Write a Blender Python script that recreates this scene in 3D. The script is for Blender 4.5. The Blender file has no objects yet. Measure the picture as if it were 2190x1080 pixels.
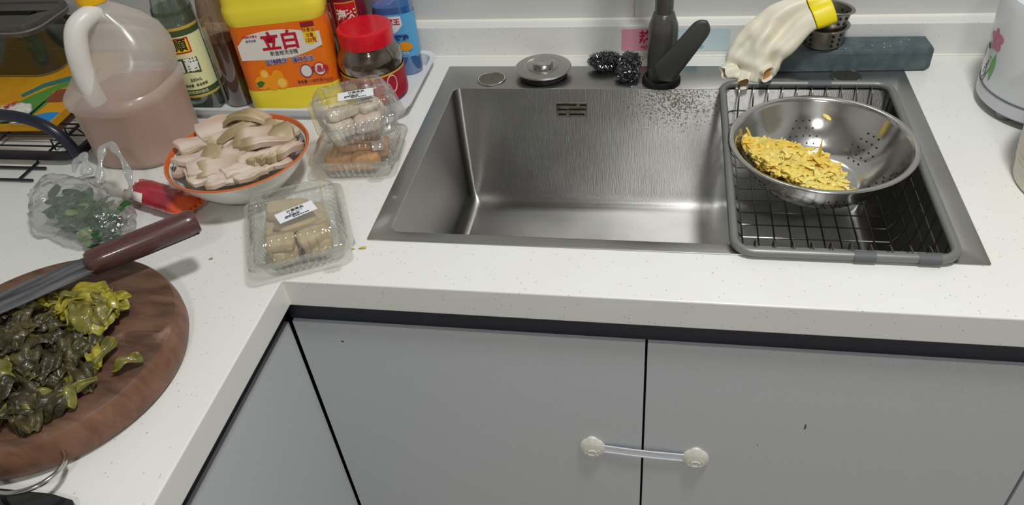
import bpy, bmesh, math, random
from mathutils import Vector, Matrix, noise
PI = math.pi
H = 0.85                      # worktop height above the floor; every builder below measures z from the worktop
scn = bpy.context.scene
COL = scn.collection

# ------------------------------------------------------------------ camera, world, light, exposure
def make_camera():
    yaw, pit, rol = math.radians(-13.5534735), math.radians(39.86054452), math.radians(-6.34007043)
    cy, sy, cp, sp = math.cos(yaw), math.sin(yaw), math.cos(pit), math.sin(pit)
    fwd = Vector((sy*cp, cy*cp, -sp)); right = Vector((cy, -sy, 0)); up = right.cross(fwd)
    R = right*math.cos(rol) + up*math.sin(rol); U = -right*math.sin(rol) + up*math.cos(rol)
    cd = bpy.data.cameras.new('camera'); cd.sensor_width = 36; cd.sensor_fit = 'HORIZONTAL'
    cd.lens = 1665.17/2190*36; cd.clip_start = .02
    co = bpy.data.objects.new('camera', cd); COL.objects.link(co)
    m = Matrix((R, U, -fwd)).transposed().to_4x4()
    m.translation = Vector((0.37196893, -0.74155647, 0.62636683 + H))
    co.matrix_world = m
    scn.camera = co
make_camera()
world = bpy.data.worlds.new('world'); scn.world = world; world.use_nodes = True
world.node_tree.nodes['Background'].inputs[0].default_value = (.9, .95, 1, 1)
world.node_tree.nodes['Background'].inputs[1].default_value = .05
LAMPS = [(.62, -.34, 1.64, 15.5), (.58, -1.75, 1.64, 8)]      # the two ceiling lamps: x, y, z, watts
LAMP_COLOR = (.98, .985, 1.0)
scn.view_settings.view_transform = 'Standard'; scn.view_settings.look = 'None'
scn.view_settings.gamma = 1; scn.view_settings.use_curve_mapping = False
scn.view_settings.exposure = 0.3

# ------------------------------------------------------------------ helpers
def srgb(r, g, b):
    f = lambda c: (c/255/12.92) if c/255 <= .04045 else ((c/255+.055)/1.055)**2.4
    return (f(r), f(g), f(b), 1)
MATS = {}
def mat(name, col=(200, 200, 200), rough=.5, metal=0, noise_amt=0, noise_scale=60, col2=None, bump=0, bump_scale=200,
        trans=0, sss=0, coat=0, emit=None, stretch=None, spec=.5, ramp=(.35, .65), ior=1.45, alpha=1, rough_var=0):
    if name in MATS: return MATS[name]
    m = bpy.data.materials.new(name); m.use_nodes = True; MATS[name] = m
    nt = m.node_tree; b = nt.nodes['Principled BSDF']; I = b.inputs
    I['Base Color'].default_value = srgb(*col); I['Roughness'].default_value = rough; I['Metallic'].default_value = metal
    I['Specular IOR Level'].default_value = spec; I['Transmission Weight'].default_value = trans; I['Coat Weight'].default_value = coat
    I['IOR'].default_value = ior; I['Alpha'].default_value = alpha
    I['Coat Roughness'].default_value = .1
    if sss:
        I['Subsurface Weight'].default_value = sss; I['Subsurface Radius'].default_value = (.01, .007, .005); I['Subsurface Scale'].default_value = .5
    if emit:
        I['Emission Color'].default_value = srgb(*emit[0]); I['Emission Strength'].default_value = emit[1]
    vec = None
    if col2 or bump or rough_var:
        tc = nt.nodes.new('ShaderNodeTexCoord'); mp = nt.nodes.new('ShaderNodeMapping')
        nt.links.new(tc.outputs['Object'], mp.inputs['Vector'])
        if stretch: mp.inputs['Scale'].default_value = stretch
        vec = mp.outputs['Vector']
    if col2 or rough_var:
        n = nt.nodes.new('ShaderNodeTexNoise'); n.inputs['Scale'].default_value = noise_scale; n.inputs['Detail'].default_value = 5
        nt.links.new(vec, n.inputs['Vector'])
        r = nt.nodes.new('ShaderNodeValToRGB'); r.color_ramp.elements[0].position = ramp[0]; r.color_ramp.elements[1].position = ramp[1]
        r.color_ramp.elements[0].color = srgb(*col); r.color_ramp.elements[1].color = srgb(*(col2 or col))
        nt.links.new(n.outputs['Fac'], r.inputs['Fac'])
        if col2: nt.links.new(r.outputs['Color'], I['Base Color'])
        if rough_var:
            mr = nt.nodes.new('ShaderNodeMapRange'); mr.inputs[1].default_value = .3; mr.inputs[2].default_value = .7
            mr.inputs[3].default_value = rough-rough_var; mr.inputs[4].default_value = rough+rough_var
            nt.links.new(n.outputs['Fac'], mr.inputs[0]); nt.links.new(mr.outputs[0], I['Roughness'])
    if bump:
        n2 = nt.nodes.new('ShaderNodeTexNoise'); n2.inputs['Scale'].default_value = bump_scale; n2.inputs['Detail'].default_value = 4
        nt.links.new(vec, n2.inputs['Vector'])
        bp = nt.nodes.new('ShaderNodeBump'); bp.inputs['Strength'].default_value = bump; bp.inputs['Distance'].default_value = .002
        nt.links.new(n2.outputs['Fac'], bp.inputs['Height']); nt.links.new(bp.outputs['Normal'], I['Normal'])
    return m
def film(name, tint=(255, 255, 255), gloss=.12, rough=.08, haze=0.0, haze_col=(230, 232, 230), edge=.55, bump=0, bump_scale=60):
    """Thin clear plastic or glass sheet: straight-through light, surface gloss that grows at grazing angles, some milky haze."""
    if name in MATS: return MATS[name]
    m = bpy.data.materials.new(name); m.use_nodes = True; MATS[name] = m
    nt = m.node_tree; nt.nodes.clear(); N = nt.nodes.new; L = nt.links.new
    out = N('ShaderNodeOutputMaterial'); tr = N('ShaderNodeBsdfTransparent'); tr.inputs[0].default_value = srgb(*tint)
    gl = N('ShaderNodeBsdfGlossy'); gl.inputs['Roughness'].default_value = rough; gl.inputs['Color'].default_value = (.95, .95, .95, 1)
    lw = N('ShaderNodeLayerWeight'); lw.inputs['Blend'].default_value = .35
    mr = N('ShaderNodeMapRange'); mr.inputs[3].default_value = gloss; mr.inputs[4].default_value = edge
    L(lw.outputs['Facing'], mr.inputs[0])
    mx = N('ShaderNodeMixShader'); L(mr.outputs[0], mx.inputs[0]); L(tr.outputs[0], mx.inputs[1]); L(gl.outputs[0], mx.inputs[2])
    last = mx
    if bump:
        tc = N('ShaderNodeTexCoord'); n2 = N('ShaderNodeTexNoise'); n2.inputs['Scale'].default_value = bump_scale; n2.inputs['Detail'].default_value = 4
        L(tc.outputs['Object'], n2.inputs['Vector'])
        bp = N('ShaderNodeBump'); bp.inputs['Strength'].default_value = bump; bp.inputs['Distance'].default_value = .004
        L(n2.outputs['Fac'], bp.inputs['Height']); L(bp.outputs['Normal'], gl.inputs['Normal'])
    if haze:
        df = N('ShaderNodeBsdfDiffuse'); df.inputs[0].default_value = srgb(*haze_col)
        tl = N('ShaderNodeBsdfTranslucent'); tl.inputs[0].default_value = srgb(*haze_col)
        ad = N('ShaderNodeMixShader'); ad.inputs[0].default_value = .5; L(df.outputs[0], ad.inputs[1]); L(tl.outputs[0], ad.inputs[2])
        m2 = N('ShaderNodeMixShader'); m2.inputs[0].default_value = haze
        L(mx.outputs[0], m2.inputs[1]); L(ad.outputs[0], m2.inputs[2]); last = m2
    L(last.outputs[0], out.inputs['Surface'])
    return m

def obj(name, bm_or_mesh, material, parent=None, loc=None, rot=None, smooth=True, bevel=0, solid=0, subsurf=0, angle=40):
    if isinstance(bm_or_mesh, bmesh.types.BMesh):
        me = bpy.data.meshes.new(name); bmesh.ops.recalc_face_normals(bm_or_mesh, faces=bm_or_mesh.faces); bm_or_mesh.to_mesh(me); bm_or_mesh.free()
    else: me = bm_or_mesh
    o = bpy.data.objects.new(name, me); COL.objects.link(o)
    if material is not None and not me.materials: me.materials.append(material)
    if parent is not None: o.parent = parent
    if loc is not None: o.location = loc
    if rot is not None: o.rotation_euler = rot
    if parent is None: o.location.z += H
    if smooth and len(me.polygons):
        me.polygons.foreach_set('use_smooth', [True]*len(me.polygons))
        me.set_sharp_from_angle(angle=math.radians(angle))
    if solid:
        s = o.modifiers.new('solid', 'SOLIDIFY'); s.thickness = solid; s.offset = -1
    if bevel:
        b = o.modifiers.new('bevel', 'BEVEL'); b.width = bevel; b.segments = 2; b.limit_method = 'ANGLE'
    if subsurf:
        s = o.modifiers.new('sub', 'SUBSURF'); s.levels = subsurf; s.render_levels = subsurf
    return o
def tag(o, label, cat, group=None, kind=None):
    o['label'] = label; o['category'] = cat
    if group: o['group'] = group
    if kind: o['kind'] = kind
    return o
def thing(name, label, cat, loc=(0, 0, 0), rotz=0, group=None, rot=None):
    o = bpy.data.objects.new(name, None); COL.objects.link(o); o.empty_display_size = .02
    o.location = (loc[0], loc[1], loc[2]+H); o.rotation_euler = rot or (0, 0, rotz)
    return tag(o, label, cat, group)
def struct(name, bm, m, **k):
    o = obj(name, bm, m, **k); o['kind'] = 'structure'; return o
def B(): return bmesh.new()
def from_py(vs, fs):
    bm = B(); v = [bm.verts.new(p) for p in vs]
    for f in fs:
        try: bm.faces.new([v[i] for i in f])
        except ValueError: pass
    return bm
def box(bm, x0, x1, y0, y1, z0, z1):
    v = [bm.verts.new((x, y, z)) for z in (z0, z1) for y in (y0, y1) for x in (x0, x1)]
    for f in ((0, 2, 3, 1), (4, 5, 7, 6), (0, 1, 5, 4), (2, 6, 7, 3), (0, 4, 6, 2), (1, 3, 7, 5)): bm.faces.new([v[i] for i in f])
    return bm
def loft(bm, rings, cap0=False, cap1=False, closed=True):
    vr = [[bm.verts.new(p) for p in r] for r in rings]
    n = len(rings[0])
    for a, b in zip(vr, vr[1:]):
        for i in range(n if closed else n-1):
            j = (i+1) % n
            bm.faces.new((a[i], a[j], b[j], b[i]))
    if cap0: bm.faces.new(vr[0][::-1])
    if cap1: bm.faces.new(vr[-1])
    return vr
def ring(r, z, n=40, cx=0, cy=0): return [(cx+r*math.cos(2*PI*i/n), cy+r*math.sin(2*PI*i/n), z) for i in range(n)]
def lathe(bm, prof, n=40, cap0=False, cap1=False): return loft(bm, [ring(r, z, n) for r, z in prof], cap0, cap1)
def rrect(w, d, r, z, n=6, cx=0, cy=0):
    pts = []
    for (sx, sy, a0) in ((1, 1, 0), (-1, 1, PI/2), (-1, -1, PI), (1, -1, 1.5*PI)):
        for i in range(n+1):
            a = a0 + PI/2*i/n
            pts.append((cx+sx*(w/2-r)+r*math.cos(a), cy+sy*(d/2-r)+r*math.sin(a), z))
    return pts
def tube(bm, path, rad, n=8, cap=True, closed=False, flat=1.0):
    P = [Vector(p) for p in path]; N = len(P); rings = []; up = None
    for i in range(N):
        if closed: t = (P[(i+1) % N]-P[i-1])
        else: t = (P[min(i+1, N-1)]-P[max(i-1, 0)])
        t.normalize()
        if up is None:
            up = Vector((0, 0, 1)) if abs(t.z) < .9 else Vector((0, 1, 0))
        s = t.cross(up); s.normalize(); up = s.cross(t); up.normalize()
        r = rad[i] if isinstance(rad, (list, tuple)) else rad
        rings.append([P[i]+s*(r*math.cos(2*PI*k/n))+up*(r*flat*math.sin(2*PI*k/n)) for k in range(n)])
    if closed:
        rings.append(rings[0]); vr = [[bm.verts.new(p) for p in r] for r in rings[:-1]]; vr.append(vr[0])
        for a, b in zip(vr, vr[1:]):
            for i in range(n): bm.faces.new((a[i], a[(i+1) % n], b[(i+1) % n], b[i]))
    else: loft(bm, rings, cap, cap)
    return bm
def smoothpath(pts, k=6):
    """Catmull-Rom through the points."""
    P = [Vector(p) for p in pts]; out = []
    for i in range(len(P)-1):
        a, b, c, d = P[max(i-1, 0)], P[i], P[i+1], P[min(i+2, len(P)-1)]
        for j in range(k):
            t = j/k
            out.append(.5*((2*b)+(c-a)*t+(2*a-5*b+4*c-d)*t*t+(3*b-a-3*c+d)*t**3))
    out.append(P[-1]); return out
def prism(bm, outline, z0, z1):
    a = [bm.verts.new((p[0], p[1], z0)) for p in outline]; b = [bm.verts.new((p[0], p[1], z1)) for p in outline]
    n = len(a); bm.faces.new(a[::-1]); bm.faces.new(b)
    for i in range(n): bm.faces.new((a[i], a[(i+1) % n], b[(i+1) % n], b[i]))
    return bm
def cells(xs, ys, keep, z0, z1):
    """Slab of grid cells with walls round every open side."""
    bm = B(); V = {}
    def v(i, j, k):
        if (i, j, k) not in V: V[(i, j, k)] = bm.verts.new((xs[i], ys[j], z1 if k else z0))
        return V[(i, j, k)]
    nx, ny = len(xs)-1, len(ys)-1
    K = lambda i, j: 0 <= i < nx and 0 <= j < ny and keep(i, j)
    for i in range(nx):
        for j in range(ny):
            if not K(i, j): continue
            bm.faces.new((v(i, j, 1), v(i+1, j, 1), v(i+1, j+1, 1), v(i, j+1, 1)))
            bm.faces.new((v(i, j, 0), v(i, j+1, 0), v(i+1, j+1, 0), v(i+1, j, 0)))
            for di, dj, a, b in ((-1, 0, (i, j+1), (i, j)), (1, 0, (i+1, j), (i+1, j+1)), (0, -1, (i, j), (i+1, j)), (0, 1, (i+1, j+1), (i, j+1))):
                if not K(i+di, j+dj):
                    bm.faces.new((v(*a, 0), v(*b, 0), v(*b, 1), v(*a, 1)))
    return bm
def text_mesh(body, size, bend=0.0, spacing=1.0, sx=1.0, bold=.0, thick=.00015):
    """Lettering as a thin mesh lying in XY (reading along X); bend > 0 wraps it round a vertical cylinder of that radius (then it stands in XZ)."""
    c = bpy.data.curves.new('lettering', 'FONT'); c.body = body; c.size = size; c.align_x = 'CENTER'; c.align_y = 'CENTER'
    c.space_character = spacing; c.offset = bold*size; c.extrude = thick; c.resolution_u = 2
    o = bpy.data.objects.new('lettering', c); COL.objects.link(o); bpy.context.view_layer.update()
    me = bpy.data.meshes.new_from_object(o.evaluated_get(bpy.context.evaluated_depsgraph_get()))
    bpy.data.objects.remove(o); bpy.data.curves.remove(c); me.materials.clear()
    for v in me.vertices:
        v.co.x *= sx
        if bend:
            a = v.co.x/bend; r = bend+v.co.z
            v.co = (r*math.sin(a), -r*math.cos(a), v.co.y)
    return me
def lettering(body, size, m, parent, loc=(0, 0, 0), rot=(0, 0, 0), **k):
    o = obj('lettering', text_mesh(body, size, **k), m, parent, loc, rot, smooth=False)
    return o
def patch_cyl(r, a0, a1, z0, z1, n=24, t=.0003, wave=None, rf=None):
    """Curved label on a vertical cylinder, angle 0 faces -Y, angles in degrees to the right (+X)."""
    bm = B(); a0, a1 = math.radians(a0), math.radians(a1)
    rows = []
    for k in range(2):
        row = []
        for i in range(n+1):
            a = a0+(a1-a0)*i/n; z = (z0, z1)[k]
            if wave: z += wave(i/n, k)
            row.append(bm.verts.new(((r+t)*math.sin(a), -(r+t)*math.cos(a), z)))
        rows.append(row)
    for i in range(n): bm.faces.new((rows[0][i], rows[0][i+1], rows[1][i+1], rows[1][i]))
    return bm
def disc(r, n=24, z=0, t=.0004):
    bm = B(); lathe(bm, [(r, z), (r, z+t)], n, True, True); return bm
rnd = random.Random(7)

# ------------------------------------------------------------------ materials
def quartz():
    m = mat('white_quartz', (226, 226, 220), .28)
    nt = m.node_tree; N = nt.nodes.new; L = nt.links.new; b = nt.nodes['Principled BSDF']
    tc = N('ShaderNodeTexCoord'); vo = N('ShaderNodeTexVoronoi'); vo.inputs['Scale'].default_value = 170; L(tc.outputs['Object'], vo.inputs['Vector'])
    r = N('ShaderNodeValToRGB'); r.color_ramp.elements[0].position = .10; r.color_ramp.elements[1].position = .17
    r.color_ramp.elements[0].color = (0, 0, 0, 1); r.color_ramp.elements[1].color = (1, 1, 1, 1); L(vo.outputs['Distance'], r.inputs['Fac'])
    wn = N('ShaderNodeSeparateColor'); L(vo.outputs['Color'], wn.inputs[0])
    gt = N('ShaderNodeMath'); gt.operation = 'GREATER_THAN'; gt.inputs[1].default_value = .72; L(wn.outputs[0], gt.inputs[0])
    inv = N('ShaderNodeMath'); inv.operation = 'SUBTRACT'; inv.inputs[0].default_value = 1; L(r.outputs['Color'], inv.inputs[1])
    mu = N('ShaderNodeMath'); mu.operation = 'MULTIPLY'; L(inv.outputs[0], mu.inputs[0]); L(gt.outputs[0], mu.inputs[1])
    ns = N('ShaderNodeTexNoise'); ns.inputs['Scale'].default_value = 9; ns.inputs['Detail'].default_value = 6; L(tc.outputs['Object'], ns.inputs['Vector'])
    base = N('ShaderNodeMix'); base.data_type = 'RGBA'; base.inputs[6].default_value = srgb(224, 224, 217); base.inputs[7].default_value = srgb(231, 231, 227); L(ns.outputs['Fac'], base.inputs[0])
    mx = N('ShaderNodeMix'); mx.data_type = 'RGBA'; L(mu.outputs[0], mx.inputs[0]); L(base.outputs[2], mx.inputs[6]); mx.inputs[7].default_value = srgb(176, 170, 158)
    L(mx.outputs[2], b.inputs['Base Color'])
    return m
QUARTZ = quartz()
def brushed(name, c1, c2, rough, scale=(6, 6, 160), bump=.08, nscale=3.0, aniso=0.0):
    m = mat(name, c1, rough, 1.0, col2=c2, noise_scale=nscale, stretch=None, rough_var=.06)
    nt = m.node_tree; N = nt.nodes.new; L = nt.links.new; b = nt.nodes['Principled BSDF']
    tc = N('ShaderNodeTexCoord'); mp = N('ShaderNodeMapping'); mp.inputs['Scale'].default_value = scale; L(tc.outputs['Object'], mp.inputs['Vector'])
    n = N('ShaderNodeTexNoise'); n.inputs['Scale'].default_value = 14; n.inputs['Detail'].default_value = 3; L(mp.outputs[0], n.inputs['Vector'])
    bp = N('ShaderNodeBump'); bp.inputs['Strength'].default_value = bump; bp.inputs['Distance'].default_value = .001
    L(n.outputs['Fac'], bp.inputs['Height']); L(bp.outputs['Normal'], b.inputs['Normal'])
    return m
SINK = brushed('sink_steel', (168, 167, 164), (186, 185, 182), .32, (8, 8, 90), .10)
STEEL = mat('polished_steel', (200, 199, 196), .16, 1.0, rough_var=.05, noise_scale=30)
STEEL_SATIN = mat('satin_steel', (186, 184, 178), .28, 1.0)
CUPSTEEL = mat('dull_cup_steel', (168, 164, 154), .38, 1.0)
GUN = mat('gunmetal', (96, 95, 91), .30, .55)
BLACKM = mat('black_metal', (30, 31, 36), .35, .3)
WALLM = mat('wall_paint', (196, 196, 192), .6)
TILE = mat('wall_tile_glaze', (205, 205, 202), .16)
GROUT = mat('tile_grout', (190, 186, 170), .8)
DOOR = mat('cabinet_grey', (196, 200, 203), .32, noise_scale=300, col2=(191, 195, 198))
RAIL = mat('dark_rail', (38, 40, 52), .45)
CARC = mat('cabinet_carcass', (120, 120, 120), .6)

# ------------------------------------------------------------------ the room
XL, XR, YB, YF, ZF, ZC = -1.02, 1.9, .5533, -2.4, -H, 1.66
struct('floor', box(B(), XL-.1, XR+.1, YF-.1, YB+.1, ZF-.05, ZF), mat('floor_tile', (196, 188, 176), .3, col2=(186, 178, 166), noise_scale=5), smooth=False)
struct('ceiling', box(B(), XL-.1, XR+.1, YF-.1, YB+.1, ZC, ZC+.05), WALLM, smooth=False)
wb = struct('wall_back', box(B(), XL-.1, XR+.1, YB+.0015, YB+.1, ZF, ZC), GROUT, smooth=False)
tw, th_, gap = .6, .3, .003
x0 = .321-tw*2.0
tile_me = None
for row in range(6):
    for k in range(5):
        xa = x0+k*tw+gap/2; za = .0561+row*th_+(gap/2 if row else 0)
        w_ = tw-gap
        if za > ZC: continue
        bm = box(B(), 0, w_, 0, .0012, 0, min(th_-gap, ZC-za))
        t = obj('tile', bm, TILE, wb, (xa, YB+.0005, za), bevel=.001, smooth=False)
struct('wall_left', box(B(), XL-.1, XL, YF, YB, ZF, ZC), WALLM, smooth=False)
struct('wall_right', box(B(), XR, XR+.1, YF, YB, ZF, ZC), WALLM, smooth=False)
struct('wall_front', box(B(), XL-.1, XR+.1, YF-.1, YF, ZF, ZC), WALLM, smooth=False)

def ceiling_lamp(x, y, z, watts, label):
    t = thing('ceiling_lamp', label, 'lamp', (x, y, 0), group='flush ceiling lamps')
    bm = B(); lathe(bm, [(.02, ZC), (.15, ZC), (.15, ZC-.012), (.02, ZC-.012)], 40); obj('lamp_base', bm, WALLM, t)
    bm = B(); lathe(bm, [(.142, ZC-.0125), (.135, ZC-.02), (.10, ZC-.026), (.001, ZC-.028)], 40)
    obj('diffuser', bm, mat('lamp_diffuser', (255, 255, 255), .5, emit=((255, 252, 244), 6)), t)
    ld = bpy.data.lights.new('lamp_light', 'AREA'); ld.shape = 'DISK'; ld.size = .2; ld.energy = watts; ld.color = LAMP_COLOR
    lo = bpy.data.objects.new('lamp_light', ld); COL.objects.link(lo); lo.parent = t; lo.location = (0, 0, ZC-.032)
ceiling_lamp(*LAMPS[0], 'round flush ceiling lamp above the sink')
ceiling_lamp(*LAMPS[1], 'round flush ceiling lamp further back in the kitchen')

# ------------------------------------------------------------------ worktop
W, D = .75, .4861
BL, BR, BF, BB, BD = .0269, .725, .0192, .4069, .2283
EX, EY, TH = -.0851, -.0852, .0427
ct = thing('countertop', 'white speckled quartz worktop running in an L round the corner', 'countertop')
xs = [XL, EX, BL-.012, BR+.012, XR]; ys = [YF+.9, EY, BF-.010, BB+.012, YB]
obj('slab', cells(xs, ys, lambda i, j: not (i == 2 and j == 2) and not (i > 0 and j == 0), -TH, 0), QUARTZ, ct, bevel=.0018, smooth=False)
us = obj('backsplash', box(B(), XL, XR, .5255, YB-.0005, .0002, .0561), QUARTZ, ct, bevel=.0015, smooth=False)
us['label'] = 'low white quartz upstand along the wall'
CAULK = mat('caulk', (236, 234, 222), .5)
bm = B(); tube(bm, [(XL, .5255, .0008), (XR, .5255, .0008)], .0022, 6); obj('caulk_bead', bm, CAULK, ct)
bm = B(); tube(bm, [(XL, YB, .0562), (XR, YB, .0562)], .003, 6); obj('caulk_bead', bm, CAULK, ct)

# ------------------------------------------------------------------ base cabinets
DX, DY, DZ = EX-.0186, EY+.0116, -.0843
def door_y(parent, xa, xb, zb=-.74):       # door facing the viewer (-Y)
    return obj('door', box(B(), xa, xb, DY, DY+.018, zb, DZ), DOOR, parent, bevel=.0008, smooth=False)
cab = thing('sink_cabinet', 'grey two-door base cabinet under the sink', 'cabinet', (0, 0, 0))
bm = B(); box(bm, DX+.001, .848, DY+.019, DY+.035, -.75, -.0843); obj('carcass_front', bm, mat('gap_dark', (26, 27, 30), .7), cab, smooth=False)
bm = B(); box(bm, .83, .848, DY+.036, .50, -.75, -.30); obj('carcass_side', bm, CARC, cab, smooth=False)
bm = B(); box(bm, DX+.001, .829, DY+.036, .50, -.75, -.735); obj('carcass_floor', bm, CARC, cab, smooth=False)
bm = B(); box(bm, DX+.001, .848, DY+.006, DY+.02, -.0842, -TH-.0005); obj('finger_rail', bm, RAIL, cab, smooth=False)
d1 = door_y(cab, DX+.0042, .3655); d2 = door_y(cab, .3685, .8462)
d1['label'] = 'left grey door of the sink cabinet'; d2['label'] = 'right grey door of the sink cabinet'
STAIN = mat('dry_drip', (96, 70, 46), .6)
for dd, x, z, w, h in ((d1, -.036, -.118, .0022, .0016), (d2, .573, -.223, .0013, .006), (d2, .519, -.27, .0009, .0012)):
    bm = B(); bmesh.ops.create_uvsphere(bm, u_segments=10, v_segments=6, radius=1); bmesh.ops.scale(bm, vec=(w, .0004, h), verts=bm.verts)
    obj('stain', bm, STAIN, dd, (x, DY, z))
cab2 = thing('base_cabinet', 'grey base cabinet to the right of the sink cabinet, cut by the frame', 'cabinet')
bm = B(); box(bm, .8495, 1.88, DY+.019, .50, -.75, -.0843); obj('carcass', bm, mat('gap_dark'), cab2, smooth=False)
bm = B(); box(bm, .8495, 1.88, DY+.006, DY+.0185, -.0842, -TH-.0005); obj('finger_rail', bm, RAIL, cab2, smooth=False)
door_y(cab2, .8505, 1.35); door_y(cab2, 1.353, 1.88)
cab3 = thing('base_cabinet', 'grey base cabinet under the left arm of the worktop', 'cabinet')
bm = B(); box(bm, XL+.01, DX-.019, YF+.92, .50, -.75, -.0843); obj('carcass', bm, mat('gap_dark'), cab3, smooth=False)
bm = B(); box(bm, DX-.02, DX-.006, YF+.92, DY+.004, -.0842, -TH-.0005); obj('finger_rail', bm, RAIL, cab3, smooth=False)
obj('door', box(B(), DX-.018, DX, -.62, DY-.001, -.74, DZ), DOOR, cab3, bevel=.0008, smooth=False)
obj('door', box(B(), DX-.018, DX, -1.2, -.623, -.74, DZ), DOOR, cab3, bevel=.0008, smooth=False)
struct('baseboard_front', box(B(), DX+.05, 1.88, DY+.06, DY+.075, -.849, -.751), RAIL, smooth=False)

# ------------------------------------------------------------------ sink
sink = thing('kitchen_sink', 'brushed gunmetal steel single-basin sink set into the white worktop', 'sink')
cx, cy = W/2, D/2
ix, iy, iw, idp = (BL+BR)/2, (BF+BB)/2, BR-BL, BB-BF
bm = B()
loft(bm, [rrect(W, D, .003, .0002, 6, cx, cy), rrect(W, D, .003, .0012, 6, cx, cy), rrect(W-.001, D-.001, .003, .0017, 6, cx, cy),
          rrect(iw+.004, idp+.004, .013, .0017, 6, ix, iy), rrect(iw, idp, .011, .0007, 6, ix, iy)])
obj('rim', bm, SINK, sink, angle=30)
bm = B()
prof = [(0, .0007), (0, -.02), (0, -.1), (.0015, -BD+.022), (.0035, -BD+.012), (.0075, -BD+.005), (.014, -BD+.001), (.022, -BD)]
rr = [rrect(iw-2*o_, idp-2*o_, max(.011, .011+o_*.4), z, 6, ix, iy) for o_, z in prof]
loft(bm, rr, False, True)
def sink_wall():
    m = brushed('basin_steel', (160, 159, 155), (188, 187, 183), .39, (70, 70, 3), .10, 4.0)
    nt = m.node_tree; N = nt.nodes.new; L = nt.links.new; b = nt.nodes['Principled BSDF']
    src = b.inputs['Base Color'].links[0].from_socket
    tc = N('ShaderNodeTexCoord')
    # limescale and rust flecks on the back wall below the tap
    pos = N('ShaderNodeVectorMath'); pos.operation = 'SUBTRACT'; pos.inputs[1].default_value = (.40, .40, -.02); L(tc.outputs['Object'], pos.inputs[0])
    sc = N('ShaderNodeVectorMath'); sc.operation = 'MULTIPLY'; sc.inputs[1].default_value = (9, 9, 13); L(pos.outputs[0], sc.inputs[0])
    ln = N('ShaderNodeVectorMath'); ln.operation = 'LENGTH'; L(sc.outputs[0], ln.inputs[0])
    fl = N('ShaderNodeMapRange'); fl.inputs[1].default_value = .1; fl.inputs[2].default_value = 1.15; fl.inputs[3].default_value = .17; fl.inputs[4].default_value = -.1; L(ln.outputs['Value'], fl.inputs[0])
    ns = N('ShaderNodeTexNoise'); ns.inputs['Scale'].default_value = 330; ns.inputs['Detail'].default_value = 6; L(tc.outputs['Object'], ns.inputs['Vector'])
    ad = N('ShaderNodeMath'); ad.operation = 'ADD'; L(ns.outputs['Fac'], ad.inputs[0]); L(fl.outputs[0], ad.inputs[1])
    rp = N('ShaderNodeMapRange'); rp.inputs[1].default_value = .58; rp.inputs[2].default_value = .70; rp.inputs[4].default_value = .8; L(ad.outputs[0], rp.inputs[0])
    mx = N('ShaderNodeMix'); mx.data_type = 'RGBA'; L(rp.outputs[0], mx.inputs[0]); L(src, mx.inputs[6]); mx.inputs[7].default_value = srgb(84, 76, 62)
    L(mx.outputs[2], b.inputs['Base Color'])
    return m
bmat = sink_wall()
def anisotropic(m, tangent, amount):
    nt = m.node_tree; c = nt.nodes.new('ShaderNodeCombineXYZ')
    for i in range(3): c.inputs[i].default_value = tangent[i]
    b = nt.nodes['Principled BSDF']; nt.links.new(c.outputs[0], b.inputs['Tangent']); b.inputs['Anisotropic'].default_value = amount
anisotropic(bmat, (0, .6, .8), 1.0)
obj('basin', bm, bmat, sink, angle=50)
# overflow slots: a pressed plate with three rows of slots
ov = obj('overflow_plate', box(B(), -.026, .026, -.0012, .0, -.013, .013), mat('worn_plate', (176, 172, 158), .45, .9, col2=(140, 130, 108), noise_scale=120), sink, (.225, BB-.0002, -.037), bevel=.0006, smooth=False)
for (sx, sz, sw) in ((-.008, .009, .034), (.0195, .009, .012), (-.016, 0, .018), (.009, .0005, .030), (-.016, -.009, .014), (.009, -.009, .026)):
    bm = B(); loft(bm, [[(p[0], -.0018, p[1]) for p in rrect(sw, .0027, .0013, 0, 4, sx, sz)], [(p[0], -.0009, p[1]) for p in rrect(sw, .0027, .0013, 0, 4, sx, sz)]], True, True)
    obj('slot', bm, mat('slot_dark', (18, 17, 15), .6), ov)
for hx, hy, hr in ((.086, .437, .025), (.659, .449, .024)):
    bm = B(); lathe(bm, [(hr, .0017), (hr, .0026), (hr-.002, .0034), (hr-.0045, .0030), (.001, .0032)], 40)
    o = obj('tap_hole_cover', bm, mat('cover_steel', (120, 119, 108), .35, .9), sink, (hx, hy, 0))
    bm = B(); tube(bm, [((hr-.0022)*math.cos(a), (hr-.0022)*math.sin(a), .0030) for a in [2*PI*i/40 for i in range(40)]], .0014, 8, closed=True); obj('cover_ring', bm, STEEL, o)
bm = B(); lathe(bm, [(.057, -BD+.0004), (.056, -BD+.003), (.048, -BD+.003), (.045, -BD-.001), (.02, -BD-.001), (.018, -BD+.006), (.001, -BD+.008)], 40)
obj('drain', bm, STEEL, sink, (.55, .20, 0))

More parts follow.
